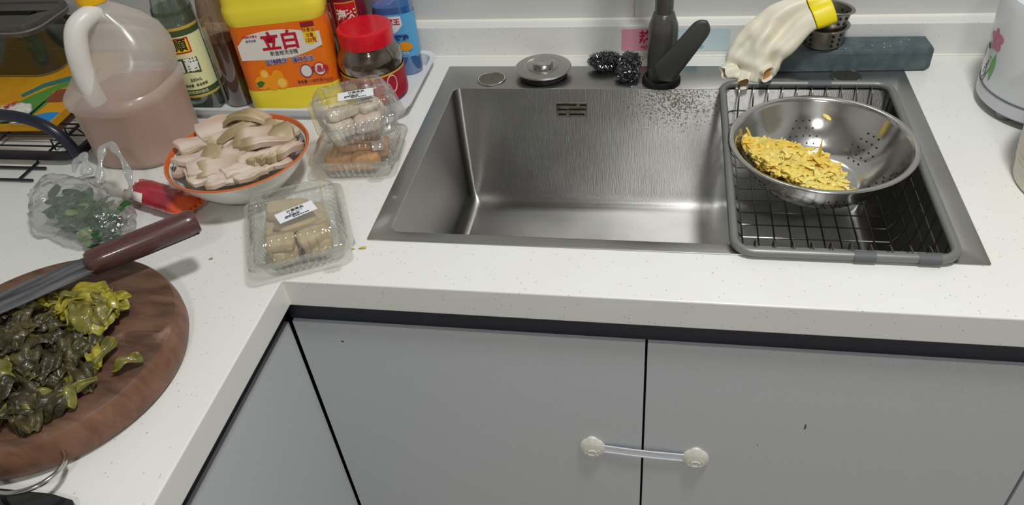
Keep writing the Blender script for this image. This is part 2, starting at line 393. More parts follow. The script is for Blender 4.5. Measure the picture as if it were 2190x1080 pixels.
# ------------------------------------------------------------------ things on and in the sink
def faucet():
    t = thing('faucet', 'dark gunmetal kitchen tap with a paddle lever behind the sink basin', 'faucet', (.371, .433, .0018))
    bm = B(); lathe(bm, [(.031, 0), (.031, .006), (.0285, .010), (.025, .011)], 36, True); obj('base_ring', bm, mat('black_rubber', (24, 24, 24), .5), t)
    bm = B(); lathe(bm, [(.0235, .009), (.0235, .05), (.0232, .088), (.0226, .098), (.0182, .110), (.0162, .117), (.0150, .118)], 36, True, True); obj('body', bm, GUN, t)
    bm = B(); path = [(0, 0, .116), (0, 0, .40)]+[(0, -.09+.09*math.cos(a), .40+.09*math.sin(a)) for a in [PI*k/12 for k in range(1, 13)]]+[(0, -.18, .385)]
    tube(bm, path, .0142, 20); obj('neck', bm, GUN, t)
    bm = B(); lathe(bm, [(.0125, 0), (.015, -.004), (.016, -.04), (.014, -.045), (.002, -.045)], 24); obj('spout_head', bm, GUN, t, (0, -.18, .387))
    # paddle lever: swings up to the right from a hub low on the front of the body
    a = Vector((-.002, -.031, .022)); b = Vector((.064, -.028, .114)); ax = (b-a).normalized(); nrm = Vector((0, -1, .15)); s = ax.cross(nrm).normalized(); nrm = s.cross(ax)
    L = (b-a).length; rings = []
    K = 24; prof = []
    for i in range(K+1):
        u = .5-.5*math.cos(PI*i/K)
        w = .0205 - .006*u
        if u < .14: w *= math.sqrt(max(.03, 1-((.14-u)/.14)**2))
        if u > .86: w *= math.sqrt(max(.03, 1-((u-.86)/.14)**2))
        h = .0085 - .004*u
        c = a+ax*(L*u) + nrm*(.004*math.sin(u*PI))
        rings.append([c+s*(w*math.cos(q)*(1 if abs(math.cos(q)) < .99 else 1))+nrm*(h*(abs(math.sin(q))**.6)*(1 if math.sin(q) >= 0 else -1)) for q in [2*PI*k/20 for k in range(20)]])
    bm = B(); loft(bm, rings, True, True)
    lv = obj('lever', bm, mat('lever_black', (70, 71, 68), .42, .3), t, angle=60)
    bm = B(); tube(bm, [(0, -.018, .03), (0, -.030, .032)], .012, 18); obj('lever_hub', bm, GUN, t)
faucet()

def stopper():
    t = thing('sink_stopper', 'round steel basket-strainer plug with a centre knob on the sink deck', 'drain plug', (.1735, .452, .0018))
    bm = B(); lathe(bm, [(.036, 0), (.040, .002), (.042, .012), (.030, .014)], 40, True); obj('rubber_seal', bm, mat('black_rubber'), t)
    bm = B(); lathe(bm, [(.042, .0135), (.0475, .0148), (.048, .0158), (.046, .0172), (.032, .0186), (.030, .0178), (.0265, .018), (.026, .0192), (.020, .0196), (.001, .0196)], 48, True); obj('flange', bm, STEEL_SATIN, t, angle=25)
    bm = B(); lathe(bm, [(.017, .0195), (.0175, .0225), (.0185, .026), (.017, .0272), (.001, .0262)], 40); obj('knob', bm, STEEL, t, angle=25)
stopper()

def scrubber(label, lobes, seed, z0):
    r = random.Random(seed)
    pts = []
    p = Vector(lobes[0][:3]); 
    path = []
    for k in range(520):
        l = lobes[min(len(lobes)-1, int(k/520*len(lobes)))] if k % 40 else r.choice(lobes)
        while True:
            d = Vector((r.uniform(-1, 1), r.uniform(-1, 1), r.uniform(-1, 1)))
            if .35 < d.length < 1: break
        d = d.normalized()*(.72+.28*r.random())
        q = Vector((l[0]+d.x*l[3], l[1]+d.y*l[4], max(z0+.002, l[2]+d.z*l[5])))
        path.append(q)
    # chain of small curls along a random walk through the clump
    vs, fs = [], []
    prev = path[0]
    ph = 0
    for q in path[1:]:
        dirv = (q-prev); n = 14
        ax = dirv.normalized(); s = ax.orthogonal().normalized(); u = ax.cross(s)
        rr_ = .0022+.0018*r.random()
        for j in range(n):
            ph += 1.05
            c = prev+dirv*(j/n)*min(1, .012/dirv.length) if False else prev.lerp(q, j/n)
            off = s*(rr_*math.cos(ph))+u*(rr_*math.sin(ph))
            w = ax*.00042
            vs += [c+off-w, c+off+w]
        prev = q
    for i in range(len(vs)//2-1): fs.append((2*i, 2*i+1, 2*i+3, 2*i+2))
    me = bpy.data.meshes.new('scrubber'); me.from_pydata([tuple(v) for v in vs], [], fs)
    o = obj('steel_wool_scrubber', me, mat('steel_wool', (176, 178, 184), .16, 1.0, col2=(90, 90, 96), noise_scale=300), smooth=False)
    tag(o, label, 'scrubber', 'steel wool scrubbers behind the basin')
scrubber('tangled dark steel wool scrubber nearer the strainer plug', [(.272, .474, .0165, .028, .020, .017), (.285, .480, .0165, .022, .015, .016)], 3, .0018)
scrubber('tangled dark steel wool scrubber touching the tap base', [(.318, .468, .0175, .023, .022, .018), (.316, .436, .013, .022, .016, .012)], 5, .0018)

def stickers():
    pink = mat('sticker_pink', (226, 160, 176), .35); red = mat('print_red', (196, 30, 58), .4); pale = mat('sticker_pale', (196, 216, 220), .35)
    cyan = mat('print_teal', (70, 150, 150), .4)
    y = .5253
    t = thing('tap_sticker', 'small pink hot-water sticker on the upstand left of the tap', 'sticker', (.345, y, .0305))
    bm = B(); loft(bm, [[(p[0], 0, p[1]) for p in rrect(.088, .040, .003, 0, 4)], [(p[0], -.0005, p[1]) for p in rrect(.088, .040, .003, 0, 4)]], True, True); obj('backing', bm, pink, t, smooth=False)
    lettering('热', .024, red, t, (-.003, -.0006, .004), (PI/2, 0, 0), bold=.02); lettering('HOT', .0075, red, t, (-.003, -.0006, -.0135), (PI/2, 0, 0), bold=.02)
    t = thing('tap_sticker', 'small pale blue cold-water sticker on the upstand right of the tap', 'sticker', (.437, y, .0305))
    bm = B(); loft(bm, [[(p[0], 0, p[1]) for p in rrect(.088, .040, .003, 0, 4)], [(p[0], -.0005, p[1]) for p in rrect(.088, .040, .003, 0, 4)]], True, True); obj('backing', bm, pale, t, smooth=False)
    lettering('冷', .022, cyan, t, (-.016, -.0006, .002), (PI/2, 0, 0), bold=.02); lettering('COLD', .0075, cyan, t, (-.008, -.0006, -.0135), (PI/2, 0, 0), bold=.02)
stickers()

def whetstone():
    o = thing('whetstone', 'long dark blue-grey sharpening stone lying behind the sink', 'whetstone', (0, 0, .002))
    sm = mat('stone_blue', (72, 86, 92), .75, col2=(92, 104, 104), noise_scale=60, bump=.25, bump_scale=500)
    out = [(.548, .462), (.779, .470), (.789, .480), (.786, .520), (.548, .519)]
    bm = B(); loft(bm, [[(x, y, 0) for x, y in out], [(x-.0, y, .03) for x, y in out], [(x+(.0015 if x < .6 else -.0035), y+(.002 if y < .5 else -.002), .0355) for x, y in out]], True, True)
    obj('block', bm, sm, o, bevel=.0015, smooth=False)
    r = random.Random(2)
    for k in range(7):
        bm = B(); bmesh.ops.create_icosphere(bm, subdivisions=1, radius=.0009); bmesh.ops.scale(bm, vec=(1.3, 1, .35), verts=bm.verts)
        obj('fleck', bm, mat('white_crumb', (220, 220, 210), .7), o, (r.uniform(.65, .76), r.uniform(.472, .505), .0357))
whetstone()

def cup(label, z, r0, r1, h, cx, cy, tilt):
    t = thing('strainer_cup', label, 'cup', (cx, cy, z), rot=(tilt[0], tilt[1], 0))
    bm = B(); lathe(bm, [(r0-.004, .0006), (r0, .003), (r1, h-.002), (r1+.004, h-.001), (r1+.005, h), (r1+.004, h+.001), (r1-.001, h), (r0-.001, .004), (.001, .0025)], 44)
    obj('wall', bm, CUPSTEEL, t)
    me = None
    for a0 in (-.05, PI*.5, PI, PI*1.5):
        for i in range(2):
            for j in range(3):
                a = a0-PI/2+.35+i*.42; zz = h*.28+j*h*.24; rr_ = r0+(r1-r0)*zz/h
                if me is None:
                    bm = B(); lathe(bm, [(.0021, -.0022), (.0021, .0012)], 10, True, True); me = bpy.data.meshes.new('hole'); bm.to_mesh(me); bm.free()
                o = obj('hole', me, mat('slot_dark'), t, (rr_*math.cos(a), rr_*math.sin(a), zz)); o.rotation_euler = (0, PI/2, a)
cup('lower of two nested perforated steel cups standing on the whetstone', .0380, .0285, .0325, .034, .622, .490, (0, 0))
cup('upper perforated steel cup stuck inside the other one', .0620, .0235, .0275, .037, .626, .490, (-.05, .14))

def glove():
    secs = [((.611, .470, .131), (.628, .437, .099)), ((.588, .471, .129), (.607, .431, .093)), ((.566, .470, .125), (.592, .430, .087)), ((.537, .470, .115), (.578, .426, .066)),
            ((.520, .466, .104), (.566, .422, .052)), ((.504, .460, .091), (.556, .421, .045)), ((.489, .455, .076), (.553, .4205, .036)), ((.477, .448, .060), (.552, .420, .029)),
            ((.471, .441, .045), (.549, .4185, .024)), ((.468, .435, .032), (.546, .416, .019)), ((.469, .430, .022), (.532, .413, .013)), ((.474, .425, .012), (.520, .411, .008))]
    A_ = smoothpath([a for a, b in secs], 2); B_ = smoothpath([b for a, b in secs], 2); TH_ = [.013, .013, .014, .017, .020, .021, .020, .018, .017, .015, .012, .009]
    N_ = len(A_); n = 44; rings = []
    for i in range(N_):
        a, b = A_[i], B_[i]; c = (a+b)/2; wv = (b-a)/2
        ax = ((A_[min(i+1, N_-1)]+B_[min(i+1, N_-1)])-(A_[max(i-1, 0)]+B_[max(i-1, 0)])).normalized(); nr = wv.cross(ax).normalized()
        u = i/(N_-1); k0 = u*11; th = TH_[int(k0)]*(1-(k0 % 1))+TH_[min(11, int(k0)+1)]*(k0 % 1)
        env = math.sin(PI*min(1, max(0, u-.10)*1.25))
        rg = []
        for k in range(n):
            q = 2*PI*k/n; v = math.cos(q); sn = math.sin(q)
            p = c+wv*v+nr*(th*math.copysign(abs(sn)**.85, sn))
            # one deep diagonal crease, two smaller ones and a pinch near the fingers
            cr = -.0135*math.exp(-((v-.15-1.1*(u-.38))/.17)**2)*math.exp(-((u-.36)/.20)**2)
            cr += -.0085*math.exp(-((v+.45+.8*(u-.55))/.16)**2)*math.exp(-((u-.60)/.22)**2)
            cr += -.0090*math.exp(-((v-.62)/.13)**2)*math.exp(-((u-.62)/.18)**2)
            cr += -.0100*math.exp(-((u-.86-.05*v)/.045)**2)*math.exp(-((v+.45)/.5)**2)
            cr += .0050*math.exp(-((v+.05-1.1*(u-.38)+.30)/.15)**2)*math.exp(-((u-.40)/.2)**2)
            f = cr+.0042*noise.noise(Vector((p.x*55, p.y*55, p.z*55)))*env+.0022*noise.noise(Vector((p.x*130, p.y*130, p.z*130)))*env
            f *= 1.6
            rg.append(p+nr*f*(1 if sn > 0 else -1)*(1 if abs(sn) > .05 else .3))
        rings.append(rg)
    front = 1 if (rings[8][n//4]-rings[8][3*n//4]).y < 0 else -1
    t = thing('rubber_glove', 'cream rubber glove with a yellow cuff draped over the steel cups', 'glove', (0, 0, 0))
    cream = mat('glove_cream', (234, 230, 214), .42, sss=.15, col2=(228, 221, 198), noise_scale=25)
    yel = mat('glove_yellow', (238, 218, 20), .4)
    bm = B(); loft(bm, rings[3:], False, True)
    for it in range(1): bmesh.ops.smooth_vert(bm, verts=[v for v in bm.verts], factor=.15, use_axis_x=True, use_axis_y=True, use_axis_z=True)
    obj('hand', bm, cream, t, subsurf=1, angle=180)
    bm = B(); loft(bm, [[c+(c-sum(rg_, Vector())/n)*.02 for c in rg_] for rg_ in (rings[3], rings[2], rings[1], rings[0])]); obj('cuff', bm, yel, t, solid=.0008, subsurf=1)
    # finger stubs pushed inside out: short ragged sleeves with dark openings
    inner = mat('glove_inside', (176, 120, 70), .5)
    for (p, d, rr_, ln) in (((.500, .418, .015), (-.15, -.8, -.12), .0125, .020), ((.528, .416, .026), (.25, -.8, .25), .0115, .020), ((.478, .424, .024), (-.75, -.5, .05), .010, .014)):
        p, d = Vector(p), Vector(d).normalized(); s = d.orthogonal().normalized(); u = d.cross(s); rg = []
        for (l, f) in ((-.012, 1.25), (0, 1.1), (ln*.5, .95), (ln*.8, 1.0), (ln, 1.12), (ln*.97, .92), (ln*.5, .7)):
            rg.append([p+d*(l+.0025*math.sin(3*q+l*300))+(s*math.cos(q)+u*math.sin(q)*.72)*(rr_*f*(1+.16*math.sin(4*q+1)+.1*math.sin(2*q))) for q in [2*PI*k/20 for k in range(20)]])
        for g_ in rg:
            for v_ in g_: v_.z = max(v_.z, .0045)
        bm = B(); loft(bm, rg); fg = obj('finger', bm, cream, t, subsurf=1, angle=180)
        bm = B(); c0 = p+d*(ln*.6); vs = [bm.verts.new(c0+(s*math.cos(q)+u*math.sin(q)*.72)*rr_*.8) for q in [2*PI*k/16 for k in range(16)]]; bm.faces.new(vs); obj('finger_opening', bm, inner, fg, smooth=False)
glove()

def drying_rack():
    t = thing('sink_rack', 'grey-framed wire draining basket hung in the right side of the sink', 'rack', (0, 0, 0))
    fm = mat('rack_grey', (126, 128, 124), .4, .35); wm = mat('rack_wire', (128, 126, 118), .3, 1.0); rub = mat('rack_rubber', (92, 94, 96), .55)
    x0, x1, y0, y1, zt = .4665, .7150, -.002, .412, .0082
    def rr(w): return None
    cx_, cy_ = (x0+x1)/2, (y0+y1)/2
    path = rrect(x1-x0, y1-y0, .022, zt, 6, cx_, cy_)
    bm = B(); tube(bm, path, .0058, 10, closed=True); obj('frame', bm, fm, t)
    zb = -.088; bx0, bx1, by0, by1 = .480, .700, .030, .375
    def wire(name, pts, r=.00115):
        bm = B(); tube(bm, pts, r, 6); return obj(name, bm, wm, t)
    # hoops across (U shapes from the frame down the sides and along the floor of the basket)
    n = 13
    for i in range(n):
        y = by0+(by1-by0)*i/(n-1)
        wire('wire', smoothpath([(x0+.004, y, zt), (bx0-.004, y, zt-.03), (bx0, y, zb+.02), (bx0+.012, y, zb)], 4)+smoothpath([(bx1-.012, y, zb), (bx1, y, zb+.02), (bx1+.008, y, zt-.03), (x1-.004, y, zt)], 4))
    m = 10
    for i in range(m):
        x = bx0+.012+(bx1-bx0-.024)*i/(m-1)
        wire('wire', smoothpath([(x, y0+.002, zt), (x, by0-.010, zt-.001), (x, by0-.004, zt-.012), (x, by0+.002, zb+.018), (x, by0+.014, zb+.0022)], 4)+smoothpath([(x, by1-.014, zb+.0022), (x, by1-.002, zb+.018), (x, by1+.006, zt-.03), (x, by1+.018, zt-.002), (x, y1-.002, zt)], 4))
    for k, z in enumerate((-.022, -.045, -.067)):
        f = k/3
        a0, a1, c0, c1 = bx0-.006+.006*f, bx1+.010-.010*f, by0-.006+.006*f, by1+.006-.006*f
        bm = B(); tube(bm, rrect(a1-a0, c1-c0, .015, z, 4, (a0+a1)/2, (c0+c1)/2), .0013, 6, closed=True); obj('wire_hoop', bm, wm, t)
    for (x, y, w) in ((.613, .412, .034), (.612, -.002, .024), (.682, -.002, .024)):
        bm = B(); tube(bm, [(x-w/2, y, zt), (x+w/2, y, zt)], .0072, 14, flat=.85); obj('grip_clip', bm, rub, t)
drying_rack()

def colander():
    cx_, cy_ = .593, .232
    t = thing('colander', 'shiny steel colander bowl resting on the sink rack frame', 'colander', (cx_, cy_, 0))
    inn = [(.001, -.0488), (.055, -.0488), (.066, -.0465), (.082, -.036), (.098, -.018), (.109, .001), (.1145, .014), (.117, .018)]
    out = [(.1235, .0195), (.125, .0188), (.1252, .0172), (.1235, .0165), (.118, .0155), (.1155, .0125), (.1098, 0), (.0988, -.019), (.0828, -.037), (.0668, -.0477), (.055, -.050), (.001, -.050)]
    bm = B(); lathe(bm, inn+[(.119, .0192)]+out, 72); obj('bowl', bm, STEEL, t, angle=60)
    me = bpy.data.meshes.new('hole'); bm = B(); lathe(bm, [(.00135, -.0014), (.00135, .0014)], 8, True, True); bm.to_mesh(me); bm.free()
    # six clusters of drain holes round the wall
    prof = [(.066, -.0471), (.082, -.0365), (.098, -.0185), (.109, .0005)]
    def wall(s):
        k = s*3; i = min(2, int(k)); f = k-i; a, b = prof[i], prof[i+1]
        return a[0]+(b[0]-a[0])*f, a[1]+(b[1]-a[1])*f, math.atan2(b[1]-a[1], b[0]-a[0])
    for c in range(6):
        a0 = PI*2*c/6+.62
        for row, cnt in enumerate((3, 4, 5, 4, 3)):
            for k in range(cnt):
                s = .14+row*.165; r_, z_, sl = wall(s); a = a0+(k-(cnt-1)/2)*.0098/r_+(.0 if row % 2 else .0)
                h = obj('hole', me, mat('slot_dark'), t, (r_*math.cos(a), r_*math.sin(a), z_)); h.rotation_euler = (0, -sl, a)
    # heap of shredded yellow vegetable
    r = random.Random(11)
    def floor_z(x, y):
        d = math.hypot(x, y)
        for (r0, z0), (r1, z1) in zip(inn, inn[1:]):
            if r0 <= d <= r1: return z0+(z1-z0)*(d-r0)/(r1-r0)
        return .018
    def heap(x, y):
        d = ((x+.040)/.076)**2+((y+.024)/.088)**2
        return max(0, 1-d)**.55*.050*(1+.22*noise.noise(Vector((x*55, y*55, 4))))
    vs, fs = [], []
    lim = .1065
    def strip(x, y, z, l, w, a, tilt, bend):
        m_ = 6; b0 = len(vs); k1 = r.uniform(-.35, .35)
        for i in range(m_+1):
            u = i/m_-.5; ww = w*(1-.75*abs(2*u)**3)*(.85+.3*r.random())
            px_, py_, pz_ = u*l, k1*l*(u*u), bend*(1-(2*u)**2)+tilt*u*l
            for sgn in (-1, 0, 1):
                qx, qy = px_, py_+sgn*ww/2
                X = x+qx*math.cos(a)-qy*math.sin(a); Y = y+qx*math.sin(a)+qy*math.cos(a)
                Z = z+pz_+(.0012 if sgn == 0 else -.0008)
                d = math.hypot(X, Y)
                if d > lim: X, Y = X*lim/d, Y*lim/d
                vs.append((X, Y, max(Z, floor_z(X, Y)+.0035)))
        for i in range(m_):
            for q in (0, 1): fs.append((b0+3*i+q, b0+3*i+1+q, b0+3*i+4+q, b0+3*i+3+q))
    cnt = 0
    while cnt < 1100:
        x, y = r.uniform(-.112, .035), r.uniform(-.108, .075)
        if math.hypot(x, y) > .103: continue
        hh = heap(x, y)
        if hh <= .004: continue
        z = floor_z(x, y)+hh*(.78+.22*r.random())+.001
        strip(x, y, z, r.uniform(.012, .030), r.uniform(.0040, .0105), r.gauss(2.6, 1.2), r.uniform(-.16, .16), r.uniform(-.002, .004)); cnt += 1
    for k in range(40):
        a = r.uniform(-1.8, -.55); d = r.uniform(.02, .088); x, y = d*math.cos(a)*.95, d*math.sin(a)
        strip(x, y, floor_z(x, y)+.004, r.uniform(.012, .028), .0035, r.uniform(0, 6), 0, .002)
    # lumpy core under the loose strips
    b0 = len(vs); G = 30; idx = {}
    for i in range(G+1):
        for j in range(G+1):
            x, y = -.112+.15*i/G, -.108+.185*j/G
            if heap(x, y) <= 0 or math.hypot(x, y) > lim: continue
            idx[(i, j)] = len(vs); vs.append((x, y, floor_z(x, y)+.0035+heap(x, y)*.86))
    for i in range(G):
        for j in range(G):
            q = [(i, j), (i, j+1), (i+1, j+1), (i+1, j)]
            if all(p in idx for p in q): fs.append(tuple(idx[p] for p in q))
    me = bpy.data.meshes.new('shreds'); me.from_pydata(vs, [], fs)
    o = obj('shredded_vegetable', me, mat('shred_yellow', (248, 222, 118), .26, col2=(244, 196, 66), noise_scale=26, sss=.4, ramp=(.36, .68), coat=.4), None, (cx_, cy_, 0), angle=80)
    tag(o, 'heap of wet shredded yellow vegetable in the steel colander', 'vegetables', kind='stuff')
    bm = B(); box(bm, -.0012, .0012, -.0008, .0008, -.006, .006)
    o = obj('vegetable_shred', bm, mat('shred_yellow'), None, (cx_-.094, cy_+.046, .004), rot=(-.3, -.5, .3), bevel=.0005); tag(o, 'single pale shred stuck to the far inner wall of the colander', 'vegetable')
colander()

def latch():
    t = thing('child_lock', 'white plastic child-safety strap bridging the two cabinet doors', 'child lock', (.297, DY, -.303))
    wp = mat('lock_white', (222, 220, 208), .35)
    d = Vector((.143, 0, -.005)); ang = math.atan2(-d.z, d.x)
    for k, (x, z) in enumerate(((0, 0), (.143, -.005))):
        bm = B()
        outl = []
        for i in range(48):
            a = 2*PI*i/48; r_ = .0172*(1+.05*math.cos(2*a))
            bump = .0026*max(0, 1-((a-PI/2)/.42)**2)**.5
            outl.append(((r_+bump)*math.cos(a), (r_*.92+bump)*math.sin(a)))
        rg = [[(p[0]*s, -y, p[1]*s*1.32) for p in outl] for s, y in ((1, .0), (1.02, .002), (.98, .004), (.80, .0062), (.76, .0060), (.73, .0068), (.4, .0085), (.02, .009))]
        loft(bm, rg, True, True)
        pad = obj('pad', bm, wp, t, (x, -.0004, z), angle=35)
        for rs, zz, dy in ((.0105, -.004, .0076), (.0062, -.004, .0089)):
            bm = B(); tube(bm, [(rs*math.cos(a), -dy, zz+rs*.85*math.sin(a)) for a in [2*PI*i/28 for i in range(28)]], .0011, 6, closed=True); obj('ridge', bm, wp, pad)
        bm = B(); tube(bm, [(-.006+.012*i/8, -.0064-.0006*math.sin(PI*i/8), (.0115+.0012*math.sin(PI*i/8))) for i in range(9)], .0011, 6); obj('ridge', bm, wp, pad)
    st = mat('lock_strap', (222, 225, 232), .35)
    bm = B(); n = 14; rg = []
    for i in range(n+1):
        u = i/n; x = .0155+(.143-.031)*u; z = -.005*u+.0006; y = -.0030-.0012*math.sin(PI*u)
        rg.append([(x, y, z-.0078), (x, y-.0016, z-.0078), (x, y-.0016, z-.0056), (x, y-.0010, z-.0052), (x, y-.0010, z+.0052), (x, y-.0016, z+.0056), (x, y-.0016, z+.0078), (x, y, z+.0078)])
    loft(bm, rg, True, True); obj('strap', bm, st, t)
latch()

# ------------------------------------------------------------------ bottles on the white tray
CLEAR = film('clear_plastic', (252, 253, 252), .07, .06, 0, edge=.6)
def tray():
    t = thing('plastic_tray', 'shallow white plastic tray under the bottles by the wall', 'tray', (-.236, .3985, .0004))
    w, d = .428, .213; m = mat('tray_white', (228, 230, 232), .35)
    bm = B(); loft(bm, [rrect(w-.030, d-.030, .02, .0004, 6), rrect(w-.016, d-.016, .024, .021, 6), rrect(w, d, .028, .0225, 6), rrect(w, d, .028, .0205, 6), rrect(w-.012, d-.012, .024, .0195, 6)]); obj('rim', bm, m, t)
    bm = B(); loft(bm, [rrect(w-.032, d-.032, .02, .0004, 6), rrect(w-.030, d-.030, .02, .0030, 6)], True, True); obj('floor_panel', bm, m, t, smooth=False)
tray()
ZT = .0034
def vinegar():
    t = thing('vinegar_bottle', 'clear greenish glass vinegar bottle with a cream and green label', 'bottle', (-.396, .338, ZT+.0004)); t.scale = (1.05, 1.05, 1.18)
    g = film('green_glass', (222, 230, 222), .12, .03, .06, (130, 142, 130), edge=.7)
    prof = [(.001, .002), (.026, .0), (.031, .004), (.0315, .010), (.0315, .128), (.0305, .142), (.024, .168), (.016, .190), (.013, .205), (.013, .235)]
    bm = B(); lathe(bm, prof, 40); obj('glass', bm, g, t)
    bm = B(); lathe(bm, [(.001, .003), (.029, .003), (.0298, .01), (.0298, .150), (.001, .150)], 40); obj('liquid', bm, film('vinegar_liquid', (206, 216, 204), .02, .05, .22, (110, 124, 110), edge=.1), t)
    bm = B(); lathe(bm, [(.0145, .232), (.0145, .250), (.001, .251)], 24); obj('cap', bm, mat('cap_red', (190, 30, 26), .4), t)
    cream = mat('label_cream', (232, 232, 176), .5); gr = mat('label_green', (66, 84, 50), .5); gold = mat('label_gold', (206, 170, 70), .45); red = mat('print_red2', (196, 44, 26), .45); yel = mat('label_yellow', (240, 208, 40), .45); dk = mat('print_dark', (40, 44, 34), .5); wh = mat('print_white', (240, 240, 232), .5)
    r = .0317
    obj('label', patch_cyl(r, -95, 95, .028, .128), cream, t)
    for z0, z1, m, k in ((.028, .031, gold, 1), (.0315, .040, gr, 1), (.118, .1265, gr, 1), (.1268, .1305, gold, 1)): obj('label_band', patch_cyl(r, -95, 95, z0, z1, t=.0005), m, t)
    A = 12
    obj('logo_panel', patch_cyl(r, A-44, A+36, .094, .116, t=.0006), red, t); obj('logo_panel', patch_cyl(r, A-40, A+32, .0962, .1138, t=.0008), yel, t)
    def put(body, size, m, a, z, **k):
        lettering(body, size, m, t, (0, 0, z), (0, 0, math.radians(a)), bend=r+.0011, **k)
    put('恒順', .0185, dk, A-4, .105, bold=.02)
    obj('name_panel', patch_cyl(r, A-36, A+42, .063, .086, t=.0006, wave=lambda u, k: .003*math.sin(PI*u)*(1 if k == 0 else .3)), gr, t)
    put('白醋', .021, wh, A+4, .0755, bold=.02)
    put('500mL', .0065, dk, A+20, .0545); put('净含量 · 酿造食醋', .0045, dk, A+16, .0465); put('精选优质原料酿造', .0052, cream, A+5, .0358)
vinegar()
def soy_plain():
    t = thing('sauce_bottle', 'brown sauce bottle squeezed between the vinegar and the yellow jug', 'bottle', (-.3375, .3545, ZT))
    prof = [(.001, .001), (.021, 0), (.0245, .005), (.0245, .16), (.020, .185), (.0125, .205), (.012, .225)]
    bm = B(); lathe(bm, prof, 36); obj('bottle_wall', bm, film('brown_pet', (226, 206, 184), .10, .05, .12, (150, 118, 92), edge=.6), t)
    bm = B(); lathe(bm, [(.001, .002), (.0234, .003), (.0234, .116), (.001, .116)], 36); obj('liquid', bm, mat('soy_liquid', (92, 46, 26), .2, col2=(70, 36, 24), noise_scale=20), t)
    bm = B(); lathe(bm, [(.0135, .222), (.0135, .24), (.001, .241)], 24); obj('cap', bm, mat('cap_red'), t)
soy_plain()
def detergent():
    ang = math.radians(14)
    w, d = .156, .070
    ox, oy = -.300, .3105
    c = Vector((ox, oy))+Vector((math.cos(ang), math.sin(ang)))*w/2+Vector((-math.sin(ang), math.cos(ang)))*d/2
    t = thing('detergent_jug', 'big yellow dish-soap jug with an orange fruit label', 'detergent', (c.x, c.y, ZT+.0004), ang); t.scale = (1, 1, 1.17)
    yel = mat('jug_yellow', (240, 220, 62), .33, sss=.1)
    R = lambda k, z, r=.024: rrect(w*k, d*k if k > .8 else d*k, r*k, z, 8)
    bm = B(); loft(bm, [R(.94, 0), R(.99, .004), R(1.0, .010), R(1.0, .030), R(.985, .033), R(.985, .129), R(1.005, .131), R(1.02, .137), R(1.025, .146), R(1.015, .150), R(.99, .153), R(.985, .162), R(.97, .178), R(.90, .196), R(.74, .210), rrect(.075, .045, .02, .216, 8), rrect(.046, .036, .0175, .224, 8), rrect(.044, .034, .0165, .24, 8)], True, True)
    obj('body', bm, yel, t)
    bm = B(); lathe(bm, [(.022, .238), (.023, .258), (.021, .262), (.001, .262)], 28); obj('cap', bm, mat('cap_red'), t)
    bm = B(); tube(bm, smoothpath([(.02, 0, .236), (.055, 0, .250), (.078, 0, .232), (.076, 0, .19)], 6), .011, 14); obj('handle', bm, yel, t)
    # label shrunk onto the front and sides between the two yellow shoulders
    org = mat('label_orange', (240, 122, 22), .35, col2=(236, 104, 26), noise_scale=16); wh = mat('label_white', (228, 222, 212), .4); red = mat('liby_red', (192, 20, 52), .4); dk = mat('print_grey', (70, 66, 62), .5); nav = mat('print_navy', (52, 62, 140), .5); silver = mat('print_silver', (214, 216, 226), .4); mar = mat('print_maroon', (150, 26, 40), .4); ly = mat('burst_yellow', (246, 214, 30), .4); frn = mat('fruit_orange', (248, 158, 24), .4); frl = mat('fruit_light', (252, 200, 90), .4); grn = mat('leaf_print', (52, 110, 40), .5)
    k = .989
    ringp = rrect(w*k, d*k, .024*k, 0, 8)
    bm = B(); loft(bm, [[(p[0], p[1], z) for p in ringp] for z in (.034, .128)]); obj('label', bm, org, t)
    F = -d*k/2-.0004         # plane of the label front
    hw = w/2-.020
    # white sash: concave top, drooping lower edge
    bm = B(); n = 20; lo, hi = [], []
    for i in range(n+1):
        u = i/n; x = -hw-.008+(2*hw+.016)*u
        lo.append(bm.verts.new((x, F, .0835-.006*math.sin(PI*u)+.010*(u-.35)*abs(u-.35)*2))); hi.append(bm.verts.new((x, F, .112+.008*math.sin(PI*min(1, u*1.1))-.010*max(0, .12-u)/.12)))
    for i in range(n): bm.faces.new((lo[i], lo[i+1], hi[i+1], hi[i]))
    obj('label_sash', bm, wh, t, smooth=False)
    def put(body, size, m, x, z, dy=.0004, ry=0, **kk): lettering(body, size, m, t, (x, F-dy, z), (PI/2, ry, 0), **kk)
    put('立白', .0275, red, .002, .1025, bold=.03, sx=1.12); put('新金桔洗洁精', .0074, dk, .003, .0865)
    put('金桔精华 · 强效去油', .0088, silver, .008, .0745, bold=.05); put('金桔精华 · 强效去油', .0088, nav, .008, .0745, dy=.0008)
    put('食品用', .0098, red, .052, .0575, dy=.0012, bold=.03); put('净含量 1.125千克+120克', .0056, dk, .040, .0405)
    put('中国航天事业', .004, red, -.043, .1135); put('合作伙伴', .0042, nav, -.043, .1075)
    for (x, z, m) in ((.030, .0565, wh), (.052, .0575, wh)):
        bm = B(); bmesh.ops.create_circle(bm, cap_ends=True, segments=28, radius=.0098); bmesh.ops.rotate(bm, cent=(0, 0, 0), matrix=Matrix.Rotation(PI/2, 3, 'X'), verts=bm.verts); bd = obj('badge', bm, m, t, (x, F-.0003, z), smooth=False)
        bm = B(); tube(bm, [(.0093*math.cos(a), 0, .0093*math.sin(a)) for a in [2*PI*i/28 for i in range(28)]], .0007, 5, closed=True, flat=.3); obj('badge_ring', bm, nav if x < .04 else red, bd, (0, -.0001, 0))
    # promotion tab
    bm = B(); vs = [bm.verts.new((x, F-.0003, z)) for x, z in ((.040, .118), (.060, .1185), (.0605, .097), (.050, .094), (.0405, .0965))]; bm.faces.new(vs); obj('promo_tab', bm, ly, t, smooth=False)
